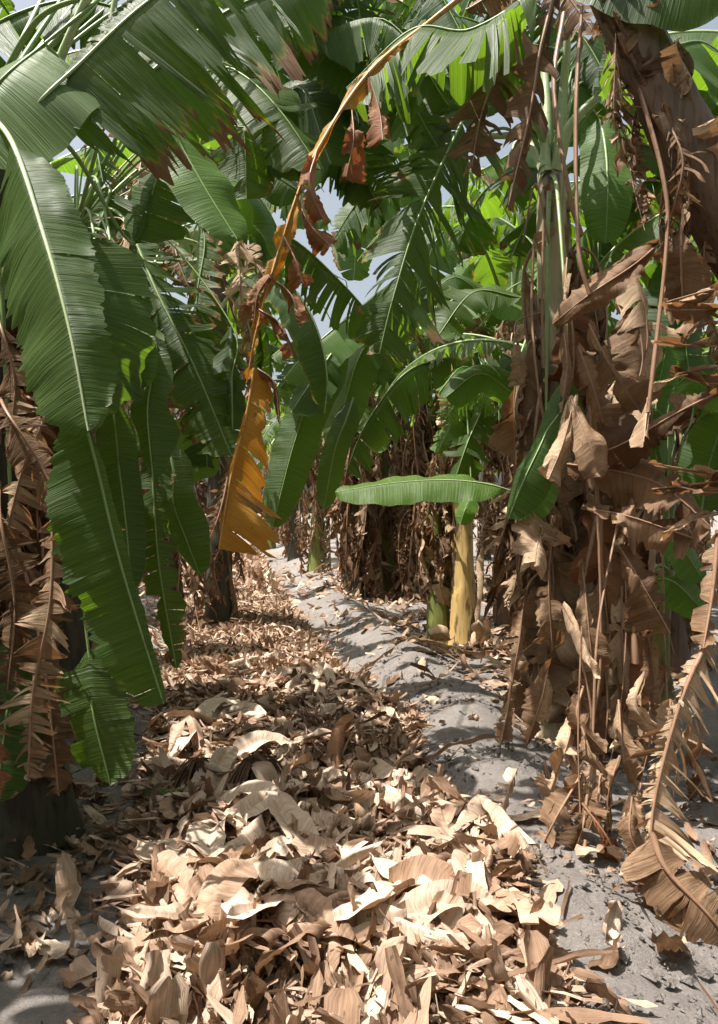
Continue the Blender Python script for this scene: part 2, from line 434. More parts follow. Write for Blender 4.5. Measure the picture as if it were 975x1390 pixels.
# ------------------------------------------------------------------ litter
def pieces(rng, n, px, py, pz, Lr, Wr, cols=4, rows=7, tilt=30, curl=(8, 120), pale=None, fib=0):
    """n curled scraps of dead blade in one go"""
    L = rng.uniform(*Lr, n); W = rng.uniform(*Wr, n)
    v = np.linspace(-.5, .5, rows)[None, :, None]; u = np.linspace(-.5, .5, cols)[None, None, :]
    c = np.radians(rng.uniform(*curl, n) * rng.choice([-1, 1], n))[:, None, None]
    b = np.radians(rng.normal(0, 38, n))[:, None, None]
    tw = np.radians(rng.normal(0, 45, n))[:, None, None]
    pf = (1 - np.abs(v * 2) ** rng.uniform(.9, 6, n)[:, None, None] * rng.uniform(.35, 1.0, n)[:, None, None])
    pf = pf * (1 + .16 * rng.normal(0, 1, (n, rows, 1)))
    un = u * pf
    R_ = W[:, None, None] / np.maximum(np.abs(c), .05) * np.sign(c)
    ux = R_ * np.sin(c * un); uz = R_ * (1 - np.cos(c * un))
    ang = tw * v; y_ = ux * np.cos(ang) - uz * np.sin(ang); z_ = ux * np.sin(ang) + uz * np.cos(ang)
    Rb = L[:, None, None] / np.where(np.abs(b) < .1, .1, b)
    bb = np.where(np.abs(b) < .1, .1, b)
    X = (Rb - z_) * np.sin(bb * v); Z = Rb - (Rb - z_) * np.cos(bb * v); Y = y_ + 0 * v
    ph = rng.uniform(0, 6.28, (4, n, 1, 1)); fq = rng.uniform(3, 9, (4, n, 1, 1)); A = (W * rng.uniform(.03, .16, n))[:, None, None]
    Z = Z + A * np.sin(fq[0] * u * 2 + fq[1] * v + ph[0]) + A * .7 * np.sin(fq[2] * v * 2.2 - fq[3] * u + ph[1]) + rng.normal(0, .0015, Z.shape)
    az = rng.uniform(0, 2 * np.pi, n); t1 = np.radians(rng.normal(0, tilt, n)); t2 = np.radians(rng.normal(0, tilt, n))
    def rot(A, B, a): a = a[:, None, None]; return A * np.cos(a) - B * np.sin(a), A * np.sin(a) + B * np.cos(a)
    Y, Z = rot(Y, Z, t1); X, Z = rot(X, Z, t2); X, Y = rot(X, Y, az)
    V = np.stack([X + px[:, None, None], Y + py[:, None, None], Z + pz[:, None, None]], -1)
    lo = V[..., 2].min((1, 2)) - (pz - .035); V[..., 2] -= np.minimum(lo, 0)[:, None, None] * .8
    uv = np.stack([np.broadcast_to(u * .3, X.shape), np.broadcast_to(v * .3, X.shape) + rng.uniform(0, 20, n)[:, None, None]], -1)
    # fibres run along the scrap
    uv = uv[..., ::-1] if False else np.stack([np.broadcast_to(v * .3, X.shape), np.broadcast_to(u * .12, X.shape) + rng.uniform(0, 20, n)[:, None, None]], -1)
    tone = rng.beta(1.5, 1.2, n) if pale is None else pale
    tn = np.broadcast_to(tone[:, None, None], X.shape)
    base = (np.arange(n) * rows * cols)[:, None, None] + np.arange(rows - 1)[None, :, None] * cols + np.arange(cols - 1)[None, None]
    Q = np.stack([base, base + 1, base + cols + 1, base + cols], -1).reshape(-1, 4)
    return V.reshape(-1, 3), Q, uv.reshape(-1, 2), tn.ravel()

def litter_left(y): return np.interp(y, [0, 2.3, 3.2, 4.0, 5.2, 7, 12, 21, 40], [-.55, -.68, -.92, -1.12, -1.35, -1.75, -2.6, -4.6, -8])
def litter_right(y): return np.interp(y, [0, 2.2, 2.6, 2.9, 3.4, 4.0, 4.6, 4.95, 5.6, 6.4, 8.5, 12.5, 20, 26, 40], [.5, .50, .52, .48, .30, .30, .38, .27, .07, -.15, -.54, -1.25, -2.4, -3.5, -6.5])
def mound(x, y):
    a, b = litter_left(y), litter_right(y); t = np.clip((x - a) / (b - a), 0, 1)
    return .15 * np.sqrt(np.clip(4 * t * (1 - t), 0, 1)) * (.75 + .25 * np.sin(x * 5 + y * 3) * np.sin(y * 4.3 - x * 2))

def build_litter():
    rng = np.random.default_rng(5)
    Vs, Qs, Us, Ts = [], [], [], []; off = 0
    def add(r):
        nonlocal off
        Vs.append(r[0]); Qs.append(r[1] + off); Us.append(r[2]); Ts.append(r[3]); off += len(r[0])
    # near to far bands
    for y0, y1, n, Lr, Wr in ((1.7, 3.2, 3000, (.05, .26), (.03, .10)), (3.2, 5.5, 6500, (.045, .19), (.02, .07)), (5.5, 11, 9500, (.06, .22), (.022, .075)), (11, 30, 7500, (.10, .34), (.04, .12))):
        y = y0 + (y1 - y0) * rng.random(n); t = rng.random(n)
        a, b = litter_left(y), litter_right(y)
        # the margin breaks up into stray scraps
        t = np.where(rng.random(n) < .96, .02 + .95 * t, rng.normal(.45, .42, n))
        x = a + (b - a) * t
        z = height(x, y) + mound(x, y) * rng.uniform(.6, 1.0, n) + rng.uniform(0, .035, n)
        add(pieces(rng, n, x, y, z, Lr, Wr, *((7, 11) if y1 < 4 else (5, 8) if y1 < 6 else (4, 6))))
        if y1 < 12:      # long limp strips lying across the bed
            q = 950 if y1 < 4 else 1200; yy = y0 + (y1 - y0) * rng.random(q); xx = litter_left(yy) + (litter_right(yy) - litter_left(yy)) * rng.uniform(.05, .95, q)
            add(pieces(rng, q, xx, yy, height(xx, yy) + mound(xx, yy) + rng.uniform(.0, .05, q), (.2, .5), (.012, .045), 4, 16, 9, (30, 170)))
        # narrow shreds
        m = int(n * .9)
        y = y0 + (y1 - y0) * rng.random(m); x = litter_left(y) + (litter_right(y) - litter_left(y)) * np.where(rng.random(m) < .95, rng.random(m), rng.normal(.45, .45, m))
        z = height(x, y) + mound(x, y) + rng.uniform(.0, .045, m)
        add(pieces(rng, m, x, y, z, (Lr[0] * .9, Lr[1] * .9), (.005, .02), 3, 6, 20, (20, 120)))
    o = link('leaf_litter', mesh_np('leaf_litter', np.vstack(Vs), np.vstack(Qs), [LITTER], np.vstack(Us), None, np.concatenate(Ts)))
    tag(o, 'thick bed of dry curled banana leaf scraps filling the furrow', 'leaf litter', kind='stuff')
    # litter round the feet of the plants on both sides
    Vs, Qs, Us, Ts = [], [], [], []; off = 0
    for cx, cy, rx, ry, n, s in ((1.35, 4.7, .30, .45, 420, .9), (1.35, 7.5, .6, .4, 520, 1), (1.4, 5.9, .4, .5, 260, 1), (1.9, 8.5, 1.6, 2.0, 900, 1.3), (-1.4, 3.2, .5, .8, 150, .8), (-2.3, 6.5, .8, 2.5, 700, 1.2),
                                (.6, 12, 1.3, .8, 600, 1.3), (1.7, 3.2, .6, .8, 150, .8), (-4.0, 13, 1.4, 4, 900, 1.5), (1.5, 15, 3, 3, 900, 1.6), (-1.0, 2.9, .35, .6, 170, .7), (-1.2, 2.4, .3, .3, 40, .6), (.95, 2.6, .4, .7, 22, .6)):
        x = cx + rx * rng.normal(0, .6, n); y = cy + ry * rng.normal(0, .6, n)
        r = pieces(rng, n, x, y, height(x, y) + rng.uniform(.0, .05, n), (.05 * s, .22 * s), (.012 * s, .07 * s), tilt=22)
        Vs.append(r[0]); Qs.append(r[1] + off); Us.append(r[2]); Ts.append(r[3] * .75); off += len(r[0])
    o = link('scattered_litter', mesh_np('scattered_litter', np.vstack(Vs), np.vstack(Qs), [LITTER], np.vstack(Us), None, np.concatenate(Ts)))
    tag(o, 'thin scatter of dry leaf scraps on grey soil round the banana stems', 'leaf litter', kind='stuff')
build_litter()

# ------------------------------------------------------------------ fallen leaves that can be told apart
def gz(x, y): return float(height(x, y) + mound(x, y))
def ground_at(px, py, extra=.12):
    d = (CAMZ - extra) * F / (py - HY); return (px - CX) / F * d, d
def fallen(pts, label, W=.08, mat=LITTER, n=(0, 0, 1), name='fallen_leaf', cat='dry leaf', group='dry leaves fallen on the furrow bed', **kw):
    P = []
    for px, py, up in pts:
        x, y = ground_at(px, py); P.append(np.array([x, y, gz(x, y) + .035 + up]))
    c = P[0].copy()
    k = dict(curl=45, crump=.032, wave=.015, tone=.8, prof=prof_rag, cols=6, rows=22, sweep=.3); k.update(kw)
    me, S, L = blade_mesh(name, [p - c for p in P], mat, W=W, n=n, **k)
    return tag(link(name, me, None, c), label, cat, group)

fallen([(150, 1252, .03), (215, 1262, .05), (300, 1240, .08), (345, 1200, .03)], 'broad flat brown dead leaf lying across the soil and litter at lower left', W=.10, tone=.55, dl=20, dr=10, strips=5, gap=.3, tear=.5, seed=3)
fallen([(200, 1290, .02), (250, 1268, .06), (330, 1290, .07), (400, 1340, .02)], 'dark brown cupped dead leaf at the bottom edge left of the pale leaves', W=.085, tone=.35, dl=35, dr=35, seed=4)
fallen([(300, 1210, .05), (370, 1235, .10), (440, 1240, .05)], 'pale smooth leaf scrap with a rolled edge above the cupped brown leaf', W=.07, tone=.95, dl=10, dr=30, seed=5)
fallen([(505, 1215, .02), (560, 1235, .10), (610, 1275, .07), (650, 1310, .02)], 'largest cream white dried leaf folded like a tent near the bottom', W=.10, tone=1.0, dl=38, dr=35, seed=6)
fallen([(520, 1290, .0), (545, 1250, .08), (560, 1200, .04)], 'upright pale tan leaf lobe propped in front of the big cream leaf', W=.055, tone=.9, dl=15, dr=20, n=(0, -1, .6), seed=7)
fallen([(600, 1170, .0), (650, 1150, .12), (700, 1180, .08), (690, 1215, .01)], 'arched pale leaf strip bending over at the right rim of the litter', W=.05, tone=.9, seed=8)
fallen([(660, 1180, .0), (690, 1140, .10), (703, 1125, .13)], 'split pale papery blade standing up against the soil bund', W=.04, tone=.8, n=(0, -1, .3), strips=6, gap=.3, tear=.6, seed=9)
fallen([(385, 950, .0), (405, 940, .14), (432, 952, .12), (440, 985, .0)], 'pale strap of dead leaf arching over the litter in mid furrow', W=.055, tone=.85, seed=10)
fallen([(420, 938, .0), (440, 925, .14), (455, 950, .02)], 'short upright pale loop of leaf beside the arching strap', W=.045, tone=.8, n=(0, -1, .5), seed=11)
fallen([(225, 1025, .0), (255, 1008, .14), (285, 1035, .0)], 'grey brown hoop of curled leaf left of the husk tuft', W=.045, tone=.5, seed=12)
fallen([(455, 1070, .0), (462, 1045, .14), (480, 1030, .16)], 'bright rust orange curled leaf scrap standing in the litter', W=.06, mat=RUST, tone=.9, n=(.2, -1, .4), dl=30, dr=30, seed=13)
fallen([(405, 1200, .01), (418, 1120, .10), (430, 1060, .17)], 'long straight grey twig leaning up out of the litter', W=.007, tone=.6, dl=60, dr=60, curl=60, name='leaning_twig', cat='twig', group=None, crump=.002, wave=.002, seed=14)
fallen([(100, 1292, .0), (140, 1282, .02), (185, 1268, .03)], 'round brown stalk piece lying on shaded soil at bottom left', W=.014, tone=.35, dl=70, dr=70, curl=120, name='fallen_stalk', cat='stalk', group=None, crump=.002, wave=.001, seed=15)
fallen([(130, 1215, .02), (160, 1185, .04), (180, 1160, .05)], 'split grey stalk sliver on dark soil beside the litter edge', W=.012, tone=.65, dl=40, dr=40, curl=70, name='fallen_stalk', cat='stalk', group=None, crump=.002, wave=.001, seed=16)
fallen([(195, 1070, .03), (235, 1085, .05), (272, 1072, .03)], 'yellow green half withered leaf scrap at the litter left edge', W=.035, mat=GREEN2, dry=.42, seed=17)
fallen([(480, 905, .0), (560, 888, .03), (640, 880, .05), (700, 872, .02)], 'long dry leaf stalk lying across the bund before the yellow stem', W=.022, tone=.5, dl=40, dr=50, curl=80, name='fallen_stalk', cat='stalk', group=None, strips=8, gap=.3, rows=40, seed=18)
fallen([(560, 1050, .0), (620, 1030, .02), (680, 1022, .03)], 'thin crooked root twig lying over the middle of the bund', W=.005, tone=.35, dl=60, dr=60, curl=60, name='fallen_twig', cat='twig', group=None, crump=.003, seed=19)

def husk_tuft(px, py, label, n=70, s=1., tone=.25):
    x, y = ground_at(px, py); rng = np.random.default_rng(int(px)); z = gz(x, y)
    Vs, Qs, Us, Ts = [], [], [], []; off = 0
    for i in range(n):
        a = rng.uniform(-2.6, -.3); r = rng.uniform(.05, .15) * s
        p = [(0, 0, .15 * s), (math.cos(a) * r * .5, math.sin(a) * r * .5, .14 * s + rng.uniform(-.02, .02)), (math.cos(a) * r, math.sin(a) * r, .07 * s), (math.cos(a) * r * 1.2, math.sin(a) * r * 1.25, .0)]
        S, _ = curve(p, 9); V, Q = tube(S, np.linspace(.004, .0065, 9) * s, 5, .5)
        Vs.append(V); Qs.append(Q + off); Us.append(V[:, :2]); Ts.append(np.full(len(V), np.clip(tone + rng.normal(0, .15), 0, 1))); off += len(V)
    o = link('husk_tuft', mesh_np('husk_tuft', np.vstack(Vs), np.vstack(Qs), [LITTER], np.vstack(Us), None, np.concatenate(Ts)), None, (x, y, z))
    tag(o, label, 'husk', 'rotted fibre tufts in the litter')
husk_tuft(348, 1085, 'dark drooping tuft of stringy fibres in the middle litter', 110, 1.15)
husk_tuft(272, 1062, 'smaller blackish fibre tuft left of the drooping one', 70, 1.0, .1)
husk_tuft(408, 985, 'pale brown fibre tuft under the arching leaf strap', 60, .8, .5)

# larger dry leaves of the near litter, each one its own object
rngF = np.random.default_rng(77)
variants = []
for i in range(12):
    L_ = rngF.uniform(.16, .32); w_ = rngF.uniform(.035, .075)
    zz = rngF.uniform(.005, .05); bend = rngF.uniform(-.035, .035)
    P = [(-L_ / 2, 0, 0), (-L_ / 6, bend, zz), (L_ / 5, bend * .6, zz * .9), (L_ / 2, -bend, rngF.uniform(0, .05))]
    me, _, _ = blade_mesh('fallen_leaf', P, LITTER, W=w_, n=(0, 0, 1), dl=rngF.uniform(-30, 60), dr=rngF.uniform(-30, 60), curl=rngF.uniform(-50, 110), crump=.03, wave=.012,
                          strips=[0, 0, 4, 8][i % 4], gap=.35, spread=22, tone=rngF.uniform(.45, 1.0), seed=100 + i, rows=20, cols=6, sweep=.4, lenvar=.2)
    variants.append(me)
desc = ['curled tan dry leaf lying loose on the near litter', 'pale folded dry leaf lying loose on the near litter', 'split and shredded dry leaf lying loose on the near litter', 'ragged brown dry leaf lying loose on the near litter']
for i in range(270):
    y = 2.1 + 3.8 * rngF.random() ** 1.6; x = rngF.uniform(litter_left(y) + .04, litter_right(y) - .02)
    k = rngF.integers(12)
    o = link('fallen_leaf', variants[k], None, (x, y, gz(x, y) + .045 + rngF.uniform(0, .03)))
    o.rotation_euler = (rngF.normal(0, .27), rngF.normal(0, .25), rngF.uniform(0, 6.28)); s = rngF.uniform(.75, 1.3) * (1.25 if y < 3.2 else 1); o.scale = (s, s, s)
    tag(o, desc[k % 4], 'dry leaf', ['curled', 'folded', 'shredded', 'ragged'][k % 4] + ' dry leaves on the near litter')

# ------------------------------------------------------------------ library for the rows behind
def lib_green(i):
    g = np.random.default_rng(200 + i)
    Lb = g.uniform(1.8, 2.4); e0 = R(g.uniform(50, 80)); e1 = R(g.uniform(-75, -25))
    P = [np.zeros(3)]; m = 9
    for q in range(m):
        t = q / (m - 1); e = e0 + (e1 - e0) * t ** 1.15
        P.append(P[-1] + (Lb + .35) / m * np.array([math.cos(e), .04 * math.sin(q + i), math.sin(e)]))
    P = np.array(P); S, L = curve(P, 60); cut = int(60 * .18)
    st = [0, 12, 22, 32, 44, 18, 28, 7][i % 8]
    me, _, _ = blade_mesh('leaf', S[cut::4], GREEN2 if i in (0, 7) else GREEN, W=g.uniform(.22, .29), side=(0, 1, 0), dl=g.uniform(5, 40), dr=g.uniform(5, 40), curl=g.uniform(5, 35), sag=[.1, .2, .3, .45, .6, .3, .4, .1][i % 8],
                          strips=st, gap=.1 if st < 20 else .3, tear=.5, spread=9, crump=.008, wave=.02, edge=g.uniform(.2, .6), dry=g.uniform(-.1, .16), lenvar=.2 if st else 0, seed=i, rows=56, cols=5)
    rb = rib_mesh('midrib', S, .026, .004, RIB_G if i % 2 else RIB_P)
    return me, rb
def lib_dead(i):
    g = np.random.default_rng(300 + i)
    Lb = g.uniform(.75, 1.5); o = g.uniform(.10, .32)
    P = [(0, 0, 0), (o * .6, 0, .06), (o, g.normal(0, .04), -.12), (o * .9 + .05, g.normal(0, .08), -Lb * .5), (o * g.uniform(.5, 1.1), g.normal(0, .1), -Lb)]
    S, L = curve(P, 50)
    me, _, _ = blade_mesh('dead_leaf', S[10::4], DRY, W=g.uniform(.16, .27), side=(0, 1, 0), dl=g.uniform(20, 70), dr=g.uniform(20, 70), curl=g.uniform(30, 150), sag=g.uniform(.45, .8), prof=prof_rag,
                          strips=int(g.uniform(10, 26)), gap=g.uniform(.3, .65), tear=.5, spread=36, crump=.045, wave=.02, tone=g.uniform(.3, 1.1), lenvar=.45, seed=40 + i, rows=44, cols=5)
    rb = rib_mesh('midrib', S, .016, .004, RIB_D)
    return me, rb
LG = [lib_green(i) for i in range(12)]
LD = [lib_dead(i) for i in range(14)]
SUN_EL, SUN_AZ = R(67), R(258)          # high sun from the left, slightly behind
SUN = (math.sin(SUN_AZ) * math.cos(SUN_EL), math.cos(SUN_AZ) * math.cos(SUN_EL), math.sin(SUN_EL))
def shade_share(w_):
    gx, gy = w_[:, 0] - SUN[0] / SUN[2] * w_[:, 2], w_[:, 1] - SUN[1] / SUN[2] * w_[:, 2]
    a, b = litter_left(gy), ridge_x(gy) + .35
    hit = (gy > 1.4) & (gy < 20) & (gx > a + .08 * (b - a)) & (gx < b)
    for zz, x0, x1, y0, y1 in ((1.4, -.6, 1.7, 9.4, 12), (2.5, -.6, 1.5, 5, 11)):
        kx, ky = w_[:, 0] - SUN[0] / SUN[2] * (w_[:, 2] - zz), w_[:, 1] - SUN[1] / SUN[2] * (w_[:, 2] - zz)
        hit |= (w_[:, 2] > zz + .9) & (kx > x0) & (kx < x1) & (ky > y0) & (ky < y1)
    return hit.mean()
def verts_of(me):
    a = np.empty(len(me.vertices) * 3, np.float32); me.vertices.foreach_get('co', a); return a.reshape(-1, 3)[::7].astype(float)
LV = {me.name: verts_of(me) for me, rb in LG}
LS = [stem_mesh('trunk', [(0, 0, -.08), (.03, .02, 1.2), (0, .05, 2.4)], .15, .085, m, 10 + i, n=26, sides=14) for i, m in enumerate((STEM_B, STEM_G, STEM_B, STEM_D))]

def plant(x, y, label, seed, h=2.5, ng=9, nd=16, skirt=.15, size=1., group='banana plants standing in rows', tmat=None, azs=None, dz=(.0, 1.), az_dead=None, ribs=None):
    g = np.random.default_rng(seed); z = float(height(x, y))
    p = empty('banana_plant', (x, y, z), label, 'banana plant', group)
    TR[p.name] = np.array([(x, y, z + h * q / 20) for q in range(21)])
    k = tmat if tmat is not None else g.integers(4)
    t = link('trunk', LS[k], p); t.scale = (size, size, h / 2.4); t.rotation_euler = (0, 0, g.uniform(0, 6.28))
    ribs = (y < 14) if ribs is None else ribs
    a0 = g.uniform(0, 6.28)
    for i in range(ng):
        me, rb = LG[g.integers(len(LG))]
        o = link('leaf', me, p); o.location = (0, 0, h - .05 - .05 * i * (i > 4)); s = size * g.uniform(.85, 1.15)
        az = a0 + i * 2.4 if azs is None else R(azs[i % len(azs)] + g.normal(0, 12))
        az += g.normal(0, .2)
        rx, ry, sy = g.normal(0, .18), g.uniform(-.35, .25) + .05 * i, s * (1 if g.random() < .5 else -1)
        best = None
        for q in range(11 if g.random() < .84 else 1):       # turn blades that would shade the furrow, so that the sun reaches it
            m3 = np.array(Euler((rx, ry, az + q * .57)).to_matrix())
            w_ = (LV[me.name] * (s, sy, s)) @ m3.T + (x, y, z + h)
            f_ = shade_share(w_)
            if best is None or f_ < best[0] - .01: best = (f_, az + q * .57)
            if f_ < .03: break
        az = best[1]
        o.rotation_euler = (rx, ry, az); o.scale = (s, sy, s)
        link('midrib', rb, o)
    for i in range(nd):
        me, rb = LD[g.integers(len(LD))]
        zz = h * (skirt + (1.0 - skirt) * (i + .5) / nd) + g.normal(0, .06)
        o = link('dead_leaf', me, p); o.location = (0, 0, max(zz, .75)); s = size * g.uniform(.8, 1.25)
        s = min(s, zz / 1.25 + .2)
        az = i * 2.4 + g.normal(0, .4) if az_dead is None else R(g.uniform(*az_dead))
        o.rotation_euler = (g.normal(0, .12), g.normal(0, .1), az); o.scale = (s, s, s)
        if ribs: link('midrib', rb, o)
    return p
bg = [
 # left row
 (-2.35, 6.4, 'shaggy banana plant behind the hanging dark leaves on the left', 3.7, 12, 25),
 (-2.9, 8.6, 'banana plant left of the furrow with its crown over the hanging tips', 3.9, 12, 25),
 (-2.75, 11.2, 'banana plant whose skirt shows left of the ochre leaf', 3.3, 11, 25),
 (-3.9, 13.5, 'far left row banana plant seen over the litter left of the ochre leaf', 3.5, 11, 22),
 (-4.3, 17.0, 'distant left row banana plant where the furrow bends away', 3.6, 11, 20),
 (-5.6, 21.0, 'most distant banana plant closing the left row', 3.6, 11, 17),
 (-4.6, 8.2, 'banana plant deep in the left side second row', 4.3, 12, 17),
 (-5.4, 12.0, 'tall banana plant in the left second row behind the dangling leaf', 4.4, 12, 15),
 (-3.6, 5.0, 'banana plant in deep shade left of the shaggy one', 3.6, 11, 17),
 # centre and right row
 (-.05, 11.6, 'leftmost shaggy plant of the clump behind the horizontal leaf', 3.3, 8, 46),
 (.42, 12.3, 'middle shaggy plant of the clump behind the horizontal leaf', 3.5, 8, 46),
 (.95, 11.5, 'rightmost shaggy plant of the clump behind the horizontal leaf', 3.4, 8, 46),
 (-.85, 15.5, 'shaggy plant at the bend of the bund left of the clump', 3.4, 11, 30),
 (-.2, 17.5, 'plant half hidden between the clump and the bend of the bund', 3.5, 11, 25),
 (-1.9, 22.0, 'farthest skirted banana plant right of the ochre leaf tip', 3.6, 11, 25),
 (1.75, 8.8, 'skirted banana plant right of the yellow stem', 3.7, 11, 42),
 (2.35, 10.8, 'banana plant behind the skirted one right of the yellow stem', 3.5, 11, 25),
 (1.6, 13.2, 'banana plant rising behind the yellow stem crown', 3.5, 11, 22),
 (3.3, 8.6, 'banana plant seen through the dead leaves at right', 3.3, 11, 22),
 (4.4, 10.5, 'far right banana plant behind the comb like dead leaf', 3.5, 11, 17),
 (3.4, 13.5, 'tall banana plant in the back right row', 3.7, 11, 15),
 (5.8, 14.5, 'banana plant at the right rim of the back row', 3.7, 11, 15),
 (-3.2, 28.0, 'banana plant at the very end of the furrow', 3.8, 11, 20),
 (.8, 21.0, 'banana plant in the back of the middle row', 3.8, 11, 17),
 (-8.0, 18.0, 'banana plant far behind the left rows', 4.1, 11, 10),
 (-7.5, 25.0, 'lone plant crown farthest back on the left', 4.1, 11, 10),
 (4.0, 20.0, 'plant crown far back between right row trunks', 4.0, 11, 10),
 # crowns reaching over the track
 (-2.3, 4.9, 'banana plant whose crown arches over the left half of the track', 3.5, 11, 12),
 (-2.6, 2.7, 'banana plant outside the left edge with leaves over the upper left corner', 3.3, 10, 10),
 (2.5, 6.3, 'banana plant behind the right curtain with a high crown', 3.5, 11, 22),
 (1.75, 6.6, 'banana plant close behind the right curtain of dead leaves', 3.1, 11, 24),
 (3.1, 4.6, 'banana plant outside the right edge with leaves over the upper right corner', 3.4, 10, 14),
 (-1.5, 8.3, 'banana plant whose crown fills the gap left of the long hanging ochre leaf', 4.1, 12, 16),
 (-2.2, .6, 'banana plant standing left of the viewpoint and shading the lower left', 3.0, 13, 8),  # added for its shade on the lower left soil
 (-2.35, 3.9, 'banana plant filling the dark left edge behind the shredded leaves', 3.0, 9, 26),
 (-1.9, -1.2, 'banana plant behind the viewpoint on its left', 3.0, 13, 8),  # this and all below: unseen plants added to keep skylight out
 (1.9, -.9, 'banana plant behind the viewpoint on its right', 3.0, 13, 8),
 (-2.3, -3.5, 'banana plant farther behind the viewpoint on its left', 3.2, 13, 6),
 (2.0, -3.6, 'banana plant farther behind the viewpoint on its right', 3.2, 13, 6),
 (-3.0, -.6, 'banana plant in the second row left and behind the viewpoint', 3.3, 13, 6),
 (3.1, -1.8, 'banana plant in the second row right and behind the viewpoint', 3.3, 13, 6),
 (-3.6, -2.6, 'outer banana plant far left behind the viewpoint', 3.4, 13, 6),
 (1.2, -5.0, 'banana plant near the end of the furrow on the right behind the viewpoint', 3.3, 13, 6),
 (-1.1, -5.2, 'banana plant near the end of the furrow on the left behind the viewpoint', 3.3, 13, 6),
 (.1, -5.6, 'banana plant straight behind the viewpoint where the furrow ends', 3.3, 13, 8),
 (-4.6, 3.6, 'banana plant in the second row beyond the dark left edge', 3.6, 12, 8),
 (-3.7, 1.6, 'banana plant in the second row left of the viewpoint', 3.2, 13, 6),
 (3.9, .2, 'banana plant in the second row right of the viewpoint', 3.2, 13, 6),
 (3.5, 1.2, 'banana plant standing right of the viewpoint beyond the picture edge', 3.1, 13, 8),
]
BG = []
for i, (x, y, lab, h, ng, nd) in enumerate(bg):
    BG.append(plant(x, y, lab, 500 + i, h, ng, nd))

gX = np.random.default_rng(321)
for i in range(34):      # glimpses between the trunks
    for _ in range(40):
        y = gX.uniform(14, 44); x = gX.uniform(-.55, .55) * y
        if abs(x - (litter_left(y) + litter_right(y)) / 2) > 1.6 or y > 30: break
    plant(x, y, 'shaggy banana plant of the far rows seen only in glimpses between nearer ones', 900 + i, gX.uniform(3.0, 4.0), 10, 14, group='banana plants of the far rows', ribs=False)

def drapes(p, path, n, t0, t1, seed, W=(.13, .24), Lr=(.5, 1.15), tones=(.3, 1.15), out=.16, face=(-200, 20)):
    # broad dead blades folded down over the stem
    g = np.random.default_rng(seed); S, _ = curve(path, 101); b = np.array(p.location)
    for i in range(n):
        t = t0 + (t1 - t0) * (i + g.uniform(0, 1)) / n; c = S[int(t * 100)] - b
        a = R(g.uniform(*face)); e = np.array([math.cos(a), math.sin(a), 0]); f = np.array([-e[1], e[0], 0]); Lb = g.uniform(*Lr)
        Lb = min(Lb, max(.25, c[2] - .15))
        P = [c + e * .06, c + e * out + (0, 0, .03), c + e * (out + .05) + f * g.normal(0, .05) + (0, 0, -.4 * Lb), c + e * (out * g.uniform(.4, 1.3)) + f * g.normal(0, .10) + (0, 0, -Lb)]
        me, S2, _ = blade_mesh('dead_leaf', P, DRY if g.random() < .88 else RUST, W=g.uniform(*W), n=e + (0, 0, .25), dl=g.uniform(0, 60), dr=g.uniform(0, 60), curl=g.uniform(-60, 90), strips=int(g.integers(1, 7)), gap=.22, tear=.5,
                               spread=26, crump=.045, wave=.03, tone=g.uniform(*tones), lenvar=.3, sag=g.uniform(0, .35), seed=seed + i, rows=34, cols=8, prof=(prof_flare, prof_rag)[int(g.integers(2))], sweep=.3)
        link('midrib', rib_mesh('midrib', S2, .009, .003, RIB_D), link('dead_leaf', me, p))
# ------------------------------------------------------------------ the yellow stem and its neighbours
C1 = empty('banana_plant', (1.03, 7.6, float(height(1.03, 7.6))), 'banana plant with a bare yellow stem marked by black rot patches', 'banana plant', 'banana plants standing in rows')
stem(C1, [(1.04, 7.6, 0), (1.03, 7.62, .9), (1.02, 7.66, 1.9), (.99, 7.7, 2.9)], .112, .07, STEM_Y, 21, sides=28, n=60, lump=.02)
for k, (pts, kw) in enumerate((
    ([(612, 868, 7.45), (600, 860, 7.38), (585, 862, 7.32)], dict(W=.12, n=(0, -1, .2), tone=.7)),
    ([(640, 878, 7.4), (655, 862, 7.35), (650, 845, 7.3)], dict(W=.10, n=(.3, -1, .2), tone=.9)),
    ([(655, 740, 7.42), (655, 800, 7.38), (648, 850, 7.4)], dict(W=.05, n=(.5, -1, .2), tone=.95)))):
    leaf(C1, pts, DRY, name='sheath', curl=60, crump=.02, seed=k, rr=.006, **kw)
C2 = empty('banana_sucker', (.82, 7.75, float(height(.82, 7.75))), 'thin dark green sucker stem standing left of the yellow stem', 'banana plant', 'young banana suckers')
stem(C2, [(.80, 7.75, 0), (.78, 7.75, .5), (.76, 7.8, 1.35)], .11, .065, STEM_G, 22)
for k in range(12):
    a = k * 2.4; me, rb = LD[k % 14]; o = link('dead_leaf', me, C2, (-.05, 0, 1.15 + .08 * k)); o.rotation_euler = (0, 0, a); o.scale = (.6, .6, .6)
    if k < 9: o = link('dead_leaf', me, C1, (0, 0, 1.75 + .12 * k)); o.rotation_euler = (0, 0, a + 1); o.scale = (.55, .55, .55)
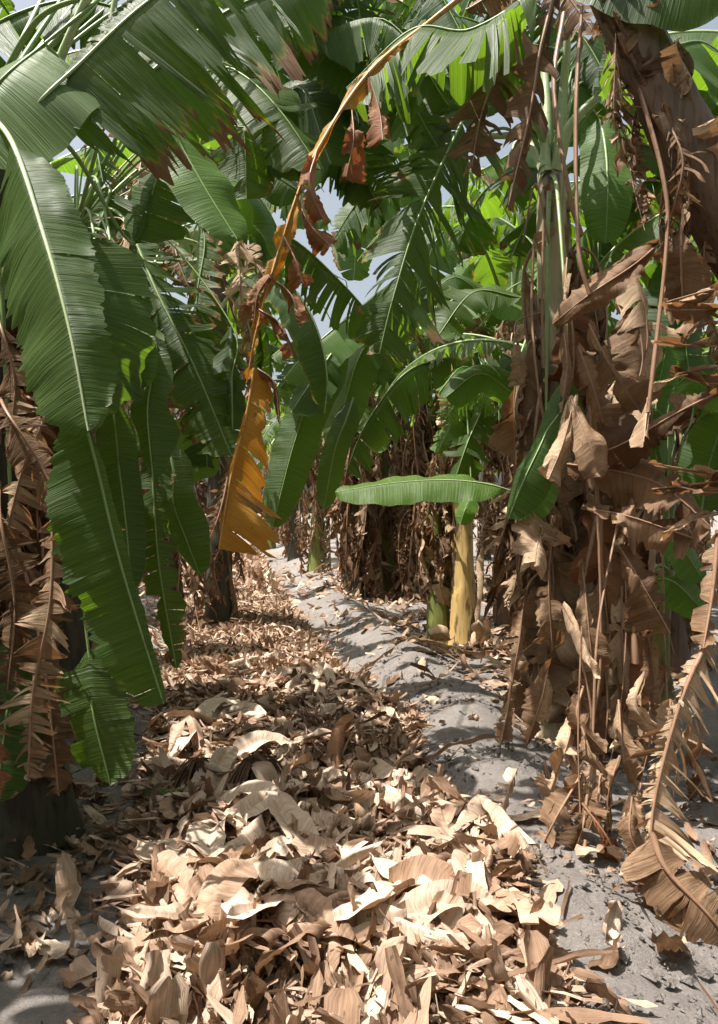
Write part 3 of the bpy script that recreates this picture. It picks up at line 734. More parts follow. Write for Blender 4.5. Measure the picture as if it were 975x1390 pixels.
# crown of the yellow stem
leaf(C1, [(650, 478, 7.4), (560, 500, 7.1), (500, 570, 6.9), (470, 640, 6.8)], W=.33, n=(.2, -.6, 1.70), wl=1, wr=.35, dl=50, dr=50, sag=.35, strips=18, gap=.12, spread=6, edge=.25, seed=31, pet=[(622, 470, 7.7)], rr=.02)
leaf(C1, [(655, 545, 7.2), (635, 600, 7.0), (618, 650, 6.95)], W=.24, n=(-.3, -1, 1.10), dl=40, dr=35, strips=10, gap=.1, edge=.2, seed=32)
leaf(C1, [(640, 470, 7.5), (700, 490, 7.2), (715, 560, 7.1)], W=.30, n=(0, -.7, 1.70), dl=20, dr=40, sag=.3, strips=8, seed=33, pet=[(622, 480, 7.7)])
leaf(C1, [(600, 420, 7.6), (660, 395, 7.5), (730, 420, 7.4)], W=.32, n=(0, -.8, 1.50), dl=30, dr=20, seed=34, mat=GREEN2, pet=[(622, 470, 7.7)])
BEHIND = next(p for p in BG if p['label'].startswith('banana plant close behind the right curtain'))
leaf(BEHIND, [(685, 663, 6.6), (620, 652, 6.55), (540, 655, 6.5), (455, 668, 6.45)], pet=[(768, 770, 6.6), (735, 690, 6.6)], mat=GREEN2, rib=RIB_P, W=.20, n=(0, -.95, .9), wl=1.1, wr=.7, dl=5, dr=20, wave=.014, edge=.05, dry=-.1, seed=35, rr=.012)
leaf(C1, [(640, 670, 6.9), (632, 690, 6.8), (625, 712, 6.8)], mat=GREEN2, W=.11, n=(.3, -1, 0.90), dl=10, dr=50, seed=36)

# ------------------------------------------------------------------ right foreground plant
G = empty('banana_plant', (1.20, 4.55, float(height(1.2, 4.55))), 'near right banana plant wrapped in a thick curtain of brown dead leaves', 'banana plant', 'near banana plants')
stem(G, [(1.20, 4.55, 0), (1.18, 4.53, 1.2), (1.15, 4.5, 2.4), (1.10, 4.45, 3.30)], .15, .075, STEM_S, 41, sides=26, n=60, layers=9, lump=.06)
# petioles fanning from the crown
for k, pts in enumerate(([(742, 235, 4.4), (735, 180, 4.4), (700, 150, 4.3), (660, 120, 4.2)], [(740, 230, 4.4), (742, 150, 4.5), (735, 60, 4.6), (720, -20, 4.7)], [(755, 230, 4.4), (775, 170, 4.3), (830, 120, 4.2), (880, 110, 4.1)],
                         [(745, 240, 4.4), (715, 190, 4.6), (670, 185, 4.8), (640, 190, 4.9)], [(757, 225, 4.4), (765, 120, 4.3), (770, 40, 4.2), (760, -30, 4.2)])):
    S, _ = curve([at(*p) - np.array(G.location) for p in pts], 30)
    link('petiole', rib_mesh('petiole', S, .045, .018, RIB_P), G)
leaf(G, [(655, 115, 4.0), (625, 170, 3.8), (570, 290, 3.6), (535, 400, 3.5), (515, 480, 3.5)], W=.36, n=(.15, -1, -.3), wl=1.0, wr=.7, dl=15, dr=25, strips=30, gap=.12, tear=.7, spread=14, edge=.6, dry=.03, sag=.42, lenvar=.22, seed=42, pet=[(742, 200, 4.4), (700, 110, 4.2)], rr=.016)
leaf(G, [(640, 190, 4.9), (560, 210, 5.0), (490, 270, 5.1), (450, 330, 5.2)], W=.30, n=(0, -.5, 1), dl=30, dr=30, sag=.5, strips=24, gap=.2, edge=.45, lenvar=.25, seed=43)
leaf(G, [(812, 160, 4.6), (822, 200, 4.5), (825, 260, 4.4), (822, 330, 4.4)], mat=GREEN2, W=.15, n=(-.1, -1, .1), dl=5, dr=12, edge=.1, seed=44, rr=.012, pet=[(755, 225, 4.4), (790, 150, 4.5)])
leaf(G, [(880, 110, 4.1), (900, 95, 4.0), (960, 120, 3.9), (1030, 200, 3.9)], W=.3, n=(0, -.5, 1), dl=20, dr=20, sag=.3, strips=10, seed=45)
leaf(G, [(770, 510, 3.6), (740, 590, 3.45), (712, 650, 3.4), (690, 705, 3.4)], W=.125, n=(-.5, -1, .3), wl=1, wr=1, dl=25, dr=45, edge=.1, dry=-.05, seed=46, rr=.009)
leaf(G, [(740, 640, 4.0), (730, 670, 3.9), (712, 705, 3.9)], mat=GREEN2, W=.1, n=(-.2, -1, .2), seed=47, edge=.2)
leaf(G, [(720, 120, 4.4), (700, 60, 4.3), (600, 20, 4.1), (480, 60, 4.0)], W=.34, n=(0, -.4, 1), dl=25, dr=25, sag=.45, strips=22, gap=.16, edge=.35, seed=48)

for k, (pts, w, kw) in enumerate((
    ([(730, 120, 4.6), (660, 60, 4.5), (560, -10, 4.4), (480, -30, 4.4)], .30, dict(strips=14, sag=.4)),
    ([(745, 130, 4.7), (700, 20, 4.6), (620, -30, 4.5)], .32, dict(strips=8, sag=.3)),
    ([(700, 150, 4.7), (640, 100, 4.9), (560, 110, 5.0), (490, 190, 5.1), (470, 250, 5.1)], .32, dict(strips=10, sag=.35)),
    ([(760, 200, 4.6), (800, 60, 4.7), (850, 20, 4.8), (930, 60, 4.9)], .3, dict(strips=6, sag=.2)),
    ([(745, 230, 4.6), (700, 230, 4.9), (650, 270, 5.2), (620, 340, 5.3)], .28, dict(strips=12, sag=.3, edge=.5)),
    ([(765, 230, 4.6), (830, 190, 4.8), (900, 210, 5.0), (950, 280, 5.1)], .28, dict(strips=8, sag=.2)))):
    leaf(G, pts, W=w, n=(.05, -.6, 1), dl=25, dr=25, gap=.08, seed=180 + k, pet=[(750, 235, 4.45)], **{**dict(edge=.35, lenvar=.15), **kw})

# hanging brown stalks
def rope(plant_, pts, r=.012, mat=RIB_D, name='dead_petiole'):
    S, _ = curve([at(*p) - np.array(plant_.location) for p in pts], 40)
    g = np.random.default_rng(int(pts[0][0] * 7 + pts[-1][1]))
    rad = r * (1 + .2 * pnoise(g, np.linspace(0, 10, 40), 0, 1)); V, Q = tube(S, rad, 7, .55)
    return link(name, mesh_np(name, V, Q, [mat]), plant_)
for pts, r in (([(765, 20, 3.6), (752, 120, 3.5), (772, 260, 3.4), (790, 320, 3.4)], .019), ([(790, 10, 3.2), (782, 150, 3.15), (785, 330, 3.1), (800, 400, 3.1)], .014),
               ([(835, 5, 3.0), (868, 120, 2.95), (900, 240, 2.9), (905, 330, 2.9), (880, 560, 2.9)], .014), ([(725, 330, 4.1), (722, 420, 4.1), (730, 520, 4.0), (745, 600, 4.0)], .012),
               ([(738, 300, 4.0), (736, 420, 4.0), (738, 500, 4.0)], .010), ([(800, 550, 3.4), (812, 700, 3.4), (815, 900, 3.4), (800, 1000, 3.4)], .012), ([(858, 640, 3.3), (858, 760, 3.3), (862, 900, 3.3)], .022),
               ([(790, 850, 2.9), (785, 1000, 2.85), (790, 1150, 2.8), (797, 1300, 2.75)], .006), ([(710, 330, 4.3), (727, 250, 4.2), (745, 330, 4.2)], .01)):
    rope(G, pts, r)

# big folded dead blades, hand placed
def dead(plant_, path, W=.12, n=(0, -1, .1), **kw):
    kw.setdefault('prof', (prof_flare, prof_rag, prof_flare, prof_std)[int(path[0][0] + path[-1][1]) % 4])
    k = dict(curl=55, crump=.045, wave=.03, tone=.45, spread=24, strips=5, gap=.25, tear=.5, lenvar=.25, dl=15, dr=15, seed=int(path[0][0] * 3 + path[-1][1]), rows=40, cols=8, rr=.006, edge=0)
    k.update(kw); m = k.pop('mat', DRY)
    return leaf(plant_, path, m, name='dead_leaf', W=W, n=n, **k)
for pts, kw in (
    ([(895, 330, 3.2), (860, 360, 3.1), (800, 400, 3.1), (750, 440, 3.2)], dict(W=.14, wl=.5, wr=1.2, tone=.4, strips=2)),
    ([(770, 350, 3.7), (765, 430, 3.6), (770, 500, 3.5), (762, 560, 3.5)], dict(W=.085, tone=.65, strips=2, dl=40, dr=40)),
    ([(780, 540, 3.3), (765, 600, 3.25), (745, 650, 3.2)], dict(W=.10, tone=.75, strips=0)),
    ([(775, 540, 3.3), (800, 600, 3.2), (815, 650, 3.2)], dict(W=.10, tone=.65, strips=0)),
    ([(800, 440, 3.4), (830, 500, 3.3), (870, 560, 3.3)], dict(W=.11, tone=.5, strips=3)),
    ([(785, 470, 3.6), (810, 540, 3.5), (825, 600, 3.5)], dict(W=.12, tone=.45, strips=2)),
    ([(880, 540, 3.1), (874, 600, 3.0)], dict(W=.05, tone=.95, strips=0)),
    ([(770, 630, 3.4), (840, 640, 3.3), (900, 660, 3.2), (965, 715, 3.1)], dict(W=.15, tone=.3, strips=3, sag=.1)),
    ([(980, 530, 3.0), (920, 560, 3.1), (850, 600, 3.2), (800, 620, 3.3)], dict(W=.17, tone=.22, strips=3)),
    ([(790, 690, 3.3), (850, 700, 3.2), (940, 730, 3.1)], dict(W=.12, tone=.3, strips=3)),
    ([(840, 740, 3.3), (870, 790, 3.2), (910, 860, 3.2)], dict(W=.13, tone=.4, strips=2)),
    ([(775, 740, 3.6), (735, 730, 3.4), (725, 770, 3.3)], dict(W=.12, tone=.85, strips=2)),
    ([(750, 700, 3.7), (745, 790, 3.6), (750, 880, 3.6)], dict(W=.12, tone=.5, strips=5)),
    ([(790, 760, 3.5), (800, 860, 3.4), (810, 950, 3.4)], dict(W=.12, tone=.4, strips=5)),
    ([(765, 820, 3.2), (790, 870, 3.1), (812, 920, 3.05)], dict(W=.055, tone=1.0, strips=0, dl=35, dr=35)),
    ([(780, 960, 3.1), (770, 1010, 3.0), (748, 1070, 2.95)], dict(W=.075, tone=1.0, strips=2, dl=30, dr=10)),
    ([(745, 900, 3.5), (735, 950, 3.4), (715, 1010, 3.4)], dict(W=.08, tone=.55, strips=3)),
    ([(790, 1050, 2.85), (755, 1110, 2.8), (728, 1165, 2.8)], dict(W=.045, tone=.5, strips=2, dl=40)),
    ([(790, 1090, 2.8), (820, 1130, 2.75), (845, 1180, 2.75)], dict(W=.075, tone=.4, strips=3, mat=RUST)),
    ([(795, 1140, 2.75), (790, 1190, 2.7), (800, 1245, 2.7)], dict(W=.09, tone=.55, strips=5, mat=DRY)),
    ([(797, 1240, 2.72), (796, 1280, 2.7), (800, 1330, 2.7)], dict(W=.06, tone=.5, strips=3)),
    ([(862, 1085, 2.9), (858, 1150, 2.85), (852, 1215, 2.85)], dict(W=.065, tone=.75, strips=0, dl=30, dr=35)),
    ([(840, 950, 3.3), (845, 1010, 3.2), (862, 1065, 3.2)], dict(W=.07, tone=.55, strips=2)),
    ([(880, 860, 3.4), (890, 940, 3.4), (885, 1010, 3.4)], dict(W=.10, tone=.45, strips=2)),
    ([(820, 900, 3.5), (825, 960, 3.4), (820, 1030, 3.4)], dict(W=.09, tone=.35, strips=4)),
    ([(850, 990, 3.3), (850, 1010, 3.2)], dict(W=.05, tone=1.0, strips=0)),
    ([(770, 1000, 3.4), (790, 1060, 3.3), (800, 1110, 3.3)], dict(W=.09, tone=.4, strips=4)),
    ([(700, 440, 4.4), (705, 480, 4.3), (712, 520, 4.3)], dict(W=.08, tone=.7, strips=4)),
    ([(720, 560, 4.3), (712, 620, 4.2), (722, 700, 4.2)], dict(W=.09, tone=.5, strips=8)),
    ([(715, 800, 4.1), (705, 870, 4.0), (695, 930, 4.0)], dict(W=.08, tone=.6, strips=6)),
    ([(700, 900, 4.2), (690, 960, 4.1), (680, 1010, 4.1)], dict(W=.06, tone=.5, strips=6)),
    ):
    dead(G, pts, **kw)
gD = np.random.default_rng(88)
for i in range(22):      # lowest rags of the curtain, hanging down to the soil in front
    px = gD.uniform(735, 935); py = gD.uniform(905, 1190); d = gD.uniform(2.75, 3.5) ; ln = gD.uniform(60, 125)
    dead(G, [(px, py, d), (px + gD.normal(0, 14), py + ln * .5, d - .05), (px + gD.normal(0, 32), py + ln, d - .05)], W=gD.uniform(.05, .10), tone=gD.uniform(.2, .95), dl=gD.uniform(0, 55), dr=gD.uniform(0, 55), strips=int(gD.integers(1, 5)), seed=900 + i)
for i in range(4):       # the strings they hang from
    px = gD.uniform(755, 900); d = gD.uniform(2.9, 3.4); rope(G, [(px, 700, d + .3), (px + gD.normal(0, 22), 850, d + .1), (px + gD.normal(0, 30), 1000, d), (px + gD.normal(0, 40), gD.uniform(1080, 1200), d)], gD.uniform(.004, .009))
for i in range(34):      # the curtain of shrivelled leaves round the stem
    me, rb = LD[gD.integers(14)]
    z = .9 + 2.1 * i / 34 + gD.normal(0, .05); o = link('dead_leaf', me, G, (gD.normal(0, .03), gD.normal(0, .03), z))
    s = min(1.1, z / 1.3) * gD.uniform(.7, 1.0); o.scale = (s, s, s); o.rotation_euler = (gD.normal(0, .12), gD.normal(0, .12), i * 2.4 + gD.normal(0, .3))
    link('midrib', rb, o)

gS = np.random.default_rng(44)
drapes(C2, [(.80, 7.75, .4), (.78, 7.75, 1.0), (.76, 7.8, 1.5)], 14, .25, .98, 1400, W=(.07, .13), Lr=(.3, .7), out=.13)
drapes(C1, [(1.03, 7.62, .9), (1.02, 7.66, 1.9), (.99, 7.7, 2.9)], 12, .35, .98, 1420, W=(.08, .14), Lr=(.3, .6), out=.14)
GP = [(1.20, 4.55, 0), (1.18, 4.53, 1.2), (1.15, 4.5, 2.4), (1.10, 4.45, 3.30)]
drapes(G, GP, 30, .15, .80, 700, out=.20)
S, _ = curve(GP, 101)
for i in range(16):      # peeling sheaths on the upper stem
    k = 62 + int(34 * i / 16); a = R(gS.uniform(-200, 20)); e = np.array([math.cos(a), math.sin(a), 0]); rr_ = .15 - .07 * k / 100; b = np.array(G.location)
    me, S2, _ = blade_mesh('sheath', [S[k - 6] - b + e * (rr_ - .01), S[k] - b + e * (rr_ + .005), S[min(k + 4, 100)] - b + e * (rr_ + gS.uniform(.01, .05))], DRY, W=gS.uniform(.05, .09), n=e, dl=35, dr=35, curl=40, strips=3, gap=.25, spread=12, crump=.018, prof=prof_rag, tone=gS.uniform(.1, .9), lenvar=.35, seed=1300 + i, rows=24, cols=7)
    link('sheath', me, G)
drapes(G, [(1.40, 4.1, .2), (1.36, 4.1, 2.6)], 12, .25, 1, 760, out=.12, tones=(.3, 1.1))

# ------------------------------------------------------------------ leaning plant, upper right
LEAN = [(2.35, 3.05, 0), (2.08, 3.05, 1.2), (1.64, 3.02, 2.12), (1.39, 3.0, 2.51), (1.13, 2.98, 3.03), (.98, 2.98, 3.4), (.88, 2.98, 3.75)]
R2 = empty('leaning_banana_plant', (2.3, 3.05, float(height(2.3, 3.05))), 'leaning shaggy brown banana trunk crossing the upper right corner', 'banana plant', 'near banana plants')
stem(R2, LEAN, .125, .095, STEM_B, 51, sides=28, n=70, layers=12, lump=.09)
gR = np.random.default_rng(9)
S, _ = curve(LEAN, 101)
for i in range(40):      # old sheaths hugging the trunk, their tops curling away
    k = int(100 * (.36 + .56 * i / 40)); a = R(gR.uniform(-190, 10)); e = np.array([math.cos(a), math.sin(a), 0]); rr_ = .128 - .028 * k / 100; b = np.array(R2.location)
    dn = S[max(k - 5, 0)] - b; m_ = S[k] - b; up_ = S[min(k + 4, 100)] - b; o_ = gR.uniform(-.01, .035)
    me, S2, _ = blade_mesh('sheath', [dn + e * (rr_ - .01), m_ + e * (rr_ + .01), up_ + e * (rr_ + .02 + o_)], DRY, W=gR.uniform(.08, .13), n=e, dl=35, dr=35, curl=45, strips=4, gap=.25, spread=14, crump=.022, prof=prof_rag, tone=gR.uniform(.0, .6), lenvar=.35, seed=1200 + i, rows=24, cols=7)
    link('sheath', me, R2)
for i in range(14):      # curled sheath stubs along the trunk
    t = .45 + .5 * i / 14; S, _ = curve(LEAN, 101); p = S[int(t * 100)]
    a = gR.uniform(0, 6.28); q = p + np.array([math.cos(a) * .12, -abs(math.sin(a)) * .13, 0]) - np.array(R2.location)
    me, _, _ = blade_mesh('sheath', [q, q + (.0, -.03, .07), q + (-.05, -.07 * abs(math.sin(a)), .16)], DRY, W=gR.uniform(.05, .10), n=(math.cos(a), -abs(math.sin(a)) - .3, .2), dl=45, dr=45, curl=gR.uniform(10, 70), crump=.03, strips=3, gap=.3, spread=24, prof=prof_rag, tone=gR.uniform(.1, .7), seed=i, rows=14, cols=5)
    link('sheath', me, R2)
for i in range(9):
    me, rb = LD[gR.integers(14)]; t = .65 + .33 * i / 9; p = S[int(t * 100)]
    o = link('dead_leaf', me, R2, p - np.array(R2.location)); s = gR.uniform(.3, .5); o.scale = (s, s, s); o.rotation_euler = (gR.normal(0, .15), 0, gR.uniform(0, 6.28)); link('midrib', rb, o)
drapes(R2, LEAN, 9, .42, .7, 800, W=(.08, .15), Lr=(.3, .6), out=.17)
# shreds reaching in from the right edge
for y0, tn in ((395, .6), (420, .5), (440, .4), (470, .3), (500, .8), (520, .3), (640, .6), (655, .5), (668, .35), (700, .6)):
    y1 = y0 + gR.uniform(-20, 25); x1 = gR.uniform(880, 925)
    dead(R2, [(1010, y0 - 8, 2.7), (960, y0, 2.65), (x1, y1, 2.6)], W=.02, tone=tn, strips=2, curl=110, dl=40, dr=40, seed=int(y0), cols=4)
# comb like skeleton leaf
leaf(R2, [(965, 860, 2.55), (925, 950, 2.5), (890, 1080, 2.45), (880, 1190, 2.4)], DRY, name='dead_leaf', W=.22, n=(.1, -1, .25), wl=1, wr=.2, dl=5, dr=30, strips=36, gap=.5, spread=26, curl=35, crump=.014, tone=.7, lenvar=.5, sag=.15, seed=55, rr=.011, sweep=.5, rows=110)
leaf(R2, [(885, 1130, 2.4), (905, 1180, 2.35), (960, 1240, 2.3), (1000, 1290, 2.3)], DRY, name='dead_leaf', W=.12, n=(0, -1, .4), dl=20, dr=10, strips=6, gap=.3, crump=.03, tone=.45, seed=56)
leaf(R2, [(925, 1180, 2.4), (930, 1230, 2.35), (925, 1300, 2.3)], DRY, name='dead_leaf', W=.09, n=(0, -1, .2), dl=30, dr=30, strips=3, gap=.3, crump=.03, tone=.4, seed=57)
leaf(R2, [(975, 720, 2.6), (968, 800, 2.55), (955, 880, 2.5)], DRY, name='dead_leaf', W=.05, n=(0, -1, .1), dl=30, dr=30, strips=6, gap=.4, crump=.02, tone=.6, seed=58)
leaf(R2, [(880, 1150, 2.4), (883, 1230, 2.4), (905, 1300, 2.4)], DRY, name='dead_leaf', W=.07, n=(0, -1, .1), dl=10, dr=30, strips=14, gap=.6, crump=.02, tone=.6, seed=59)
# crown leaves of the leaning plant reaching over the track
leaf(R2, [(590, 25, 3.4), (500, 100, 3.3), (425, 215, 3.2), (385, 320, 3.15), (350, 440, 3.1), (335, 520, 3.1)], OCHRE, RIB_O, name='dead_leaf', W=.042, n=(0, -1, .1), wl=1, wr=.8, dl=20, dr=30, strips=12, gap=.5, spread=30, crump=.03, tone=.75, seed=60, rr=.014, pet=[(795, -150, 2.98), (750, -95, 3.05), (680, -45, 3.3)])
OR = [((478, 150, 3.25), (480, 190, 3.2), (470, 240, 3.2), .055), ((430, 205, 3.2), (420, 250, 3.1), (440, 300, 3.1), .06), ((405, 275, 3.15), (425, 310, 3.1), (450, 335, 3.1), .045), ((385, 320, 3.1), (400, 350, 3.05), (412, 385, 3.05), .05),
      ((365, 375, 3.1), (395, 400, 3.05), (408, 445, 3.05), .05), ((352, 420, 3.1), (380, 440, 3.05), (398, 485, 3.05), .035), ((370, 370, 3.1), (350, 400, 3.1), (345, 440, 3.1), .05), ((500, 100, 3.3), (515, 150, 3.25), (520, 190, 3.2), .05), ((350, 500, 3.1), (372, 520, 3.05), (380, 575, 3.05), .03)]
for k, (a, b, c, w) in enumerate(OR):
    dead(R2, [a, b, c], W=w * 1.55, mat=RUST, tone=.65, dl=35, dr=30, curl=50, strips=2, seed=70 + k, rr=.004)
leaf(R2, [(345, 500, 3.1), (335, 560, 3.08), (315, 640, 3.05), (297, 745, 3.0)], OCHRE, RIB_O, name='dead_leaf', W=.215, n=(.05, -1, .1), wl=1, wr=.06, dl=12, dr=30, strips=8, gap=.05, spread=8, crump=.014, tone=.72, lenvar=.34, seed=61, rr=.008, sweep=.5, wave=.02, pleat=.0008,
     prof=lambda v: np.clip(.35 + v * 1.2, 0, 1) * np.clip((1.0 - v) / .16 + .25, 0, 1))
leaf(R2, [(730, -20, 3.2), (640, 40, 3.3), (560, 40, 3.4), (470, 120, 3.5)], W=.33, n=(0, -.4, 1), dl=30, dr=30, sag=.4, strips=20, gap=.14, edge=.3, seed=62)
leaf(R2, [(860, -10, 3.2), (900, 60, 3.4), (960, 60, 3.6), (1040, 130, 3.8)], W=.3, n=(0, -.6, 1), dl=20, dr=30, sag=.3, strips=8, seed=63)
leaf(R2, [(800, -75, 3.0), (850, -60, 2.9), (930, -45, 2.8), (1000, -20, 2.8)], W=.22, n=(0, -.9, .6), dl=20, dr=30, seed=64)
leaf(R2, [(880, 20, 4.0), (870, 80, 4.0), (840, 150, 4.0)], W=.2, n=(.3, -1, .3), dl=20, dr=30, seed=65)
leaf(R2, [(700, -20, 3.4), (690, 60, 3.4), (655, 150, 3.4), (640, 230, 3.4)], DRY, name='dead_leaf', W=.16, n=(0, -1, .2), dl=20, dr=30, strips=14, gap=.5, spread=30, crump=.03, tone=.35, seed=66, sag=.4)
leaf(R2, [(760, -30, 3.2), (735, 60, 3.2), (720, 150, 3.2), (690, 280, 3.2)], DRY, name='dead_leaf', W=.10, n=(0, -1, .2), dl=20, dr=30, strips=14, gap=.5, spread=30, crump=.03, tone=.2, seed=67, sag=.4)

# ------------------------------------------------------------------ young sucker, right
S1 = empty('banana_sucker', (2.05, 5.4, float(height(2.05, 5.4))), 'young green sucker with small bright leaves at the right edge', 'banana plant', 'young banana suckers')
stem(S1, [(2.05, 5.4, 0), (2.08, 5.4, .45), (2.15, 5.4, .95)], .10, .05, STEM_G, 81)
leaf(S1, [(895, 725, 5.2), (925, 745, 5.0), (955, 788, 5.0)], mat=GREEN2, W=.13, n=(.2, -1, .6), dl=10, dr=15, seed=82, edge=.05)
leaf(S1, [(885, 785, 5.2), (915, 790, 5.0), (960, 835, 5.0)], mat=GREEN2, W=.14, n=(-.1, -1, .5), dl=20, dr=35, seed=83, edge=.05)
leaf(S1, [(950, 700, 5.3), (960, 640, 5.3), (985, 560, 5.3)], W=.2, n=(-.2, -1, .3), dl=15, dr=15, seed=84)
leaf(S1, [(900, 640, 5.6), (890, 560, 5.6), (905, 470, 5.7)], mat=GREEN2, W=.22, n=(.2, -1, .3), dl=15, dr=15, seed=85)
leaf(S1, [(940, 560, 5.8), (930, 450, 5.9), (935, 330, 6.0)], W=.3, n=(.2, -1, .3), dl=15, dr=15, seed=86, strips=6, gap=.1)

# ------------------------------------------------------------------ left foreground plant
P1 = empty('banana_plant', (-1.50, 3.15, float(height(-1.5, 3.15))), 'near left banana plant in deep shade with huge hanging green leaves', 'banana plant', 'near banana plants')
stem(P1, [(-1.42, 3.15, 0), (-1.45, 3.15, 1.2), (-1.5, 3.1, 2.2), (-1.45, 3.0, 2.9)], .17, .10, STEM_D, 91, sides=26, n=50)
leaf(P1, [(15, 190, 2.35), (60, 320, 2.15), (95, 450, 2.05), (120, 585, 2.0)], W=.225, n=(-.25, -1, .02), wl=.5, wr=1.05, dl=38, dr=12, wave=.018, edge=.10, dry=-.06, strips=3, gap=.02, spread=3, seed=92, rr=.013, rib=RIB_P, pet=[(-30, 140, 2.75)], rows=90, cols=10)
leaf(P1, pet=[(30, 330, 2.6), (90, 480, 2.3)], path=[(112, 560, 2.2), (133, 640, 2.2), (165, 770, 2.2), (222, 955, 2.25)], W=.165, n=(.1, -1, .0), wl=.25, wr=1, dl=60, dr=8, wave=.012, edge=.33, dry=-.03, strips=5, spread=3, seed=93, rr=.009, rows=100, cols=10,
     prof=lambda v: np.clip(.45 + v * 3, 0, 1) * np.clip((1.02 - v) / .3, 0, 1) ** .5)
leaf(P1, [(60, 60, 2.6), (0, 110, 2.5), (-60, 190, 2.5)], mat=GREEN2, W=.30, n=(0, -.9, .6), dl=10, dr=20, seed=94, pet=[(130, 0, 2.7)], rib=RIB_G)
leaf(P1, [(45, 150, 2.5), (110, 85, 2.55), (190, 10, 2.6), (290, -60, 2.65)], W=.42, n=(.25, -.85, .5), wl=.25, wr=1, dl=20, dr=10, sag=.25, strips=15, gap=.03, spread=6, tear=.6, edge=.42, lenvar=.2, seed=95, rr=.015, rib=RIB_P, pet=[(0, 390, 2.9), (30, 210, 2.7)], rows=110, cols=10)
leaf(P1, [(110, 160, 2.9), (190, 110, 2.95), (300, 20, 3.0), (440, -40, 3.05)], W=.42, n=(.25, -.85, .5), wl=.2, wr=1, dl=20, dr=10, sag=.35, strips=18, gap=.06, spread=9, tear=.6, edge=.62, dry=.04, lenvar=.3, seed=96, rr=.015, rows=110, cols=10)
for pts in ([(-10, 380, 2.9), (25, 250, 2.8), (70, 110, 2.7), (125, -20, 2.65)], [(0, 330, 3.0), (60, 190, 3.1), (140, 60, 3.2), (160, -20, 3.2)]):
    S_, _ = curve([at(*p) - np.array(P1.location) for p in pts], 30); link('petiole', rib_mesh('petiole', S_, .03, .014, RIB_P), P1)
leaf(P1, [(70, 300, 2.7), (120, 420, 2.7), (90, 560, 2.7)], W=.25, n=(.1, -1, .3), dl=20, dr=30, seed=97, strips=6)
drapes(P1, [(-1.42, 3.15, 0), (-1.45, 3.15, 1.2), (-1.5, 3.1, 2.2)], 30, .10, .98, 1700, W=(.08, .16), Lr=(.35, .9), tones=(.0, .45), out=.16, face=(-150, 60))
# combs of shredded leaf against the dark trunk
for k, (pts, w, tn, st) in enumerate((([(72, 700, 2.55), (68, 820, 2.5), (45, 940, 2.5), (38, 1060, 2.5)], .10, .75, 26), ([(10, 560, 2.5), (60, 640, 2.5), (105, 740, 2.5)], .10, .4, 14), ([(100, 640, 2.6), (130, 740, 2.55), (140, 860, 2.5)], .09, .35, 12),
        ([(0, 700, 2.6), (20, 820, 2.6), (10, 940, 2.6)], .12, .3, 16), ([(60, 560, 2.7), (30, 640, 2.7), (0, 760, 2.7)], .12, .45, 14), ([(-30, 900, 2.6), (-10, 1000, 2.5), (0, 1085, 2.4)], .06, .3, 9), ([(30, 760, 2.8), (60, 900, 2.75), (80, 1080, 2.7)], .12, .2, 12),
        ([(0, 440, 2.6), (20, 520, 2.6), (10, 620, 2.6)], .10, .4, 12))):
    leaf(P1, pts, RUST if k in (2, 5) else DRY, name='dead_leaf', W=w, n=(0, -1, .15), dl=15, dr=15, strips=st, gap=.72, spread=24, curl=30, crump=.012, tone=tn, lenvar=.35, seed=110 + k, rr=.007, rows=70, sag=.2)
leaf(P1, [(120, 880, 2.65), (125, 960, 2.6), (150, 1065, 2.6)], W=.12, n=(.1, -1, .2), dl=15, dr=25, dry=.05, edge=.3, seed=120, strips=8)
leaf(P1, [(20, 860, 2.8), (10, 960, 2.7), (-5, 1090, 2.6)], W=.12, n=(.1, -1, .2), dl=15, dr=25, seed=121, strips=6)
for k in range(24):
    me, rb = LD[(k * 5) % 14]; o = link('dead_leaf', me, P1, (0, 0, 1.0 + .08 * k)); o.rotation_euler = (0, 0, k * 2.4); o.scale = (.85,) * 3; link('midrib', rb, o)

gP = np.random.default_rng(19)
leaf(P1, [(-60, 70, 3.3), (20, 20, 3.3), (110, 0, 3.3), (220, 30, 3.3)], W=.3, n=(0, -.8, .7), dl=20, dr=20, strips=8, gap=.06, edge=.3, seed=190)
leaf(P1, [(230, -60, 4.4), (300, 60, 4.4), (330, 170, 4.4), (335, 270, 4.4)], W=.27, n=(.2, -1, .3), dl=20, dr=30, strips=12, gap=.08, edge=.5, sag=.2, seed=191)
for k, az in enumerate((95, 125, 150, 180, 205, 235, 262, 285)):  # crown blades added to shade the soil at lower left
    me, rb = LG[(k * 5) % 12]; o = link('leaf', me, P1, (0, 0, 2.75)); e1, e2 = gP.normal(0, .2), gP.uniform(-.2, .3)
    az = min((az, az + 35, az - 35, az - 70, az + 70), key=lambda q: shade_share((LV[me.name] * .95) @ np.array(Euler((e1, e2, R(q))).to_matrix()).T + np.array(P1.location) + (0, 0, 2.75)) + .0001 * abs(q - 180))
    o.rotation_euler = (e1, e2, R(az)); o.scale = (.95,) * 3; link('midrib', rb, o)
for k, (pts, w, kw) in enumerate((
    ([(365, -30, 4.2), (440, 40, 4.1), (530, 95, 4.0), (625, 160, 4.0)], .30, dict(strips=12, sag=.3)),
    ([(290, -60, 3.8), (330, 30, 3.8), (352, 105, 3.8)], .16, dict(strips=6)),
    ([(180, 330, 3.6), (215, 240, 3.6), (260, 200, 3.7)], .22, dict(strips=10, edge=.5)))):
    leaf(P1, pts, W=w, n=(.1, -.8, .6), dl=25, dr=25, gap=.08, seed=170 + k, **{**dict(edge=.35), **kw})

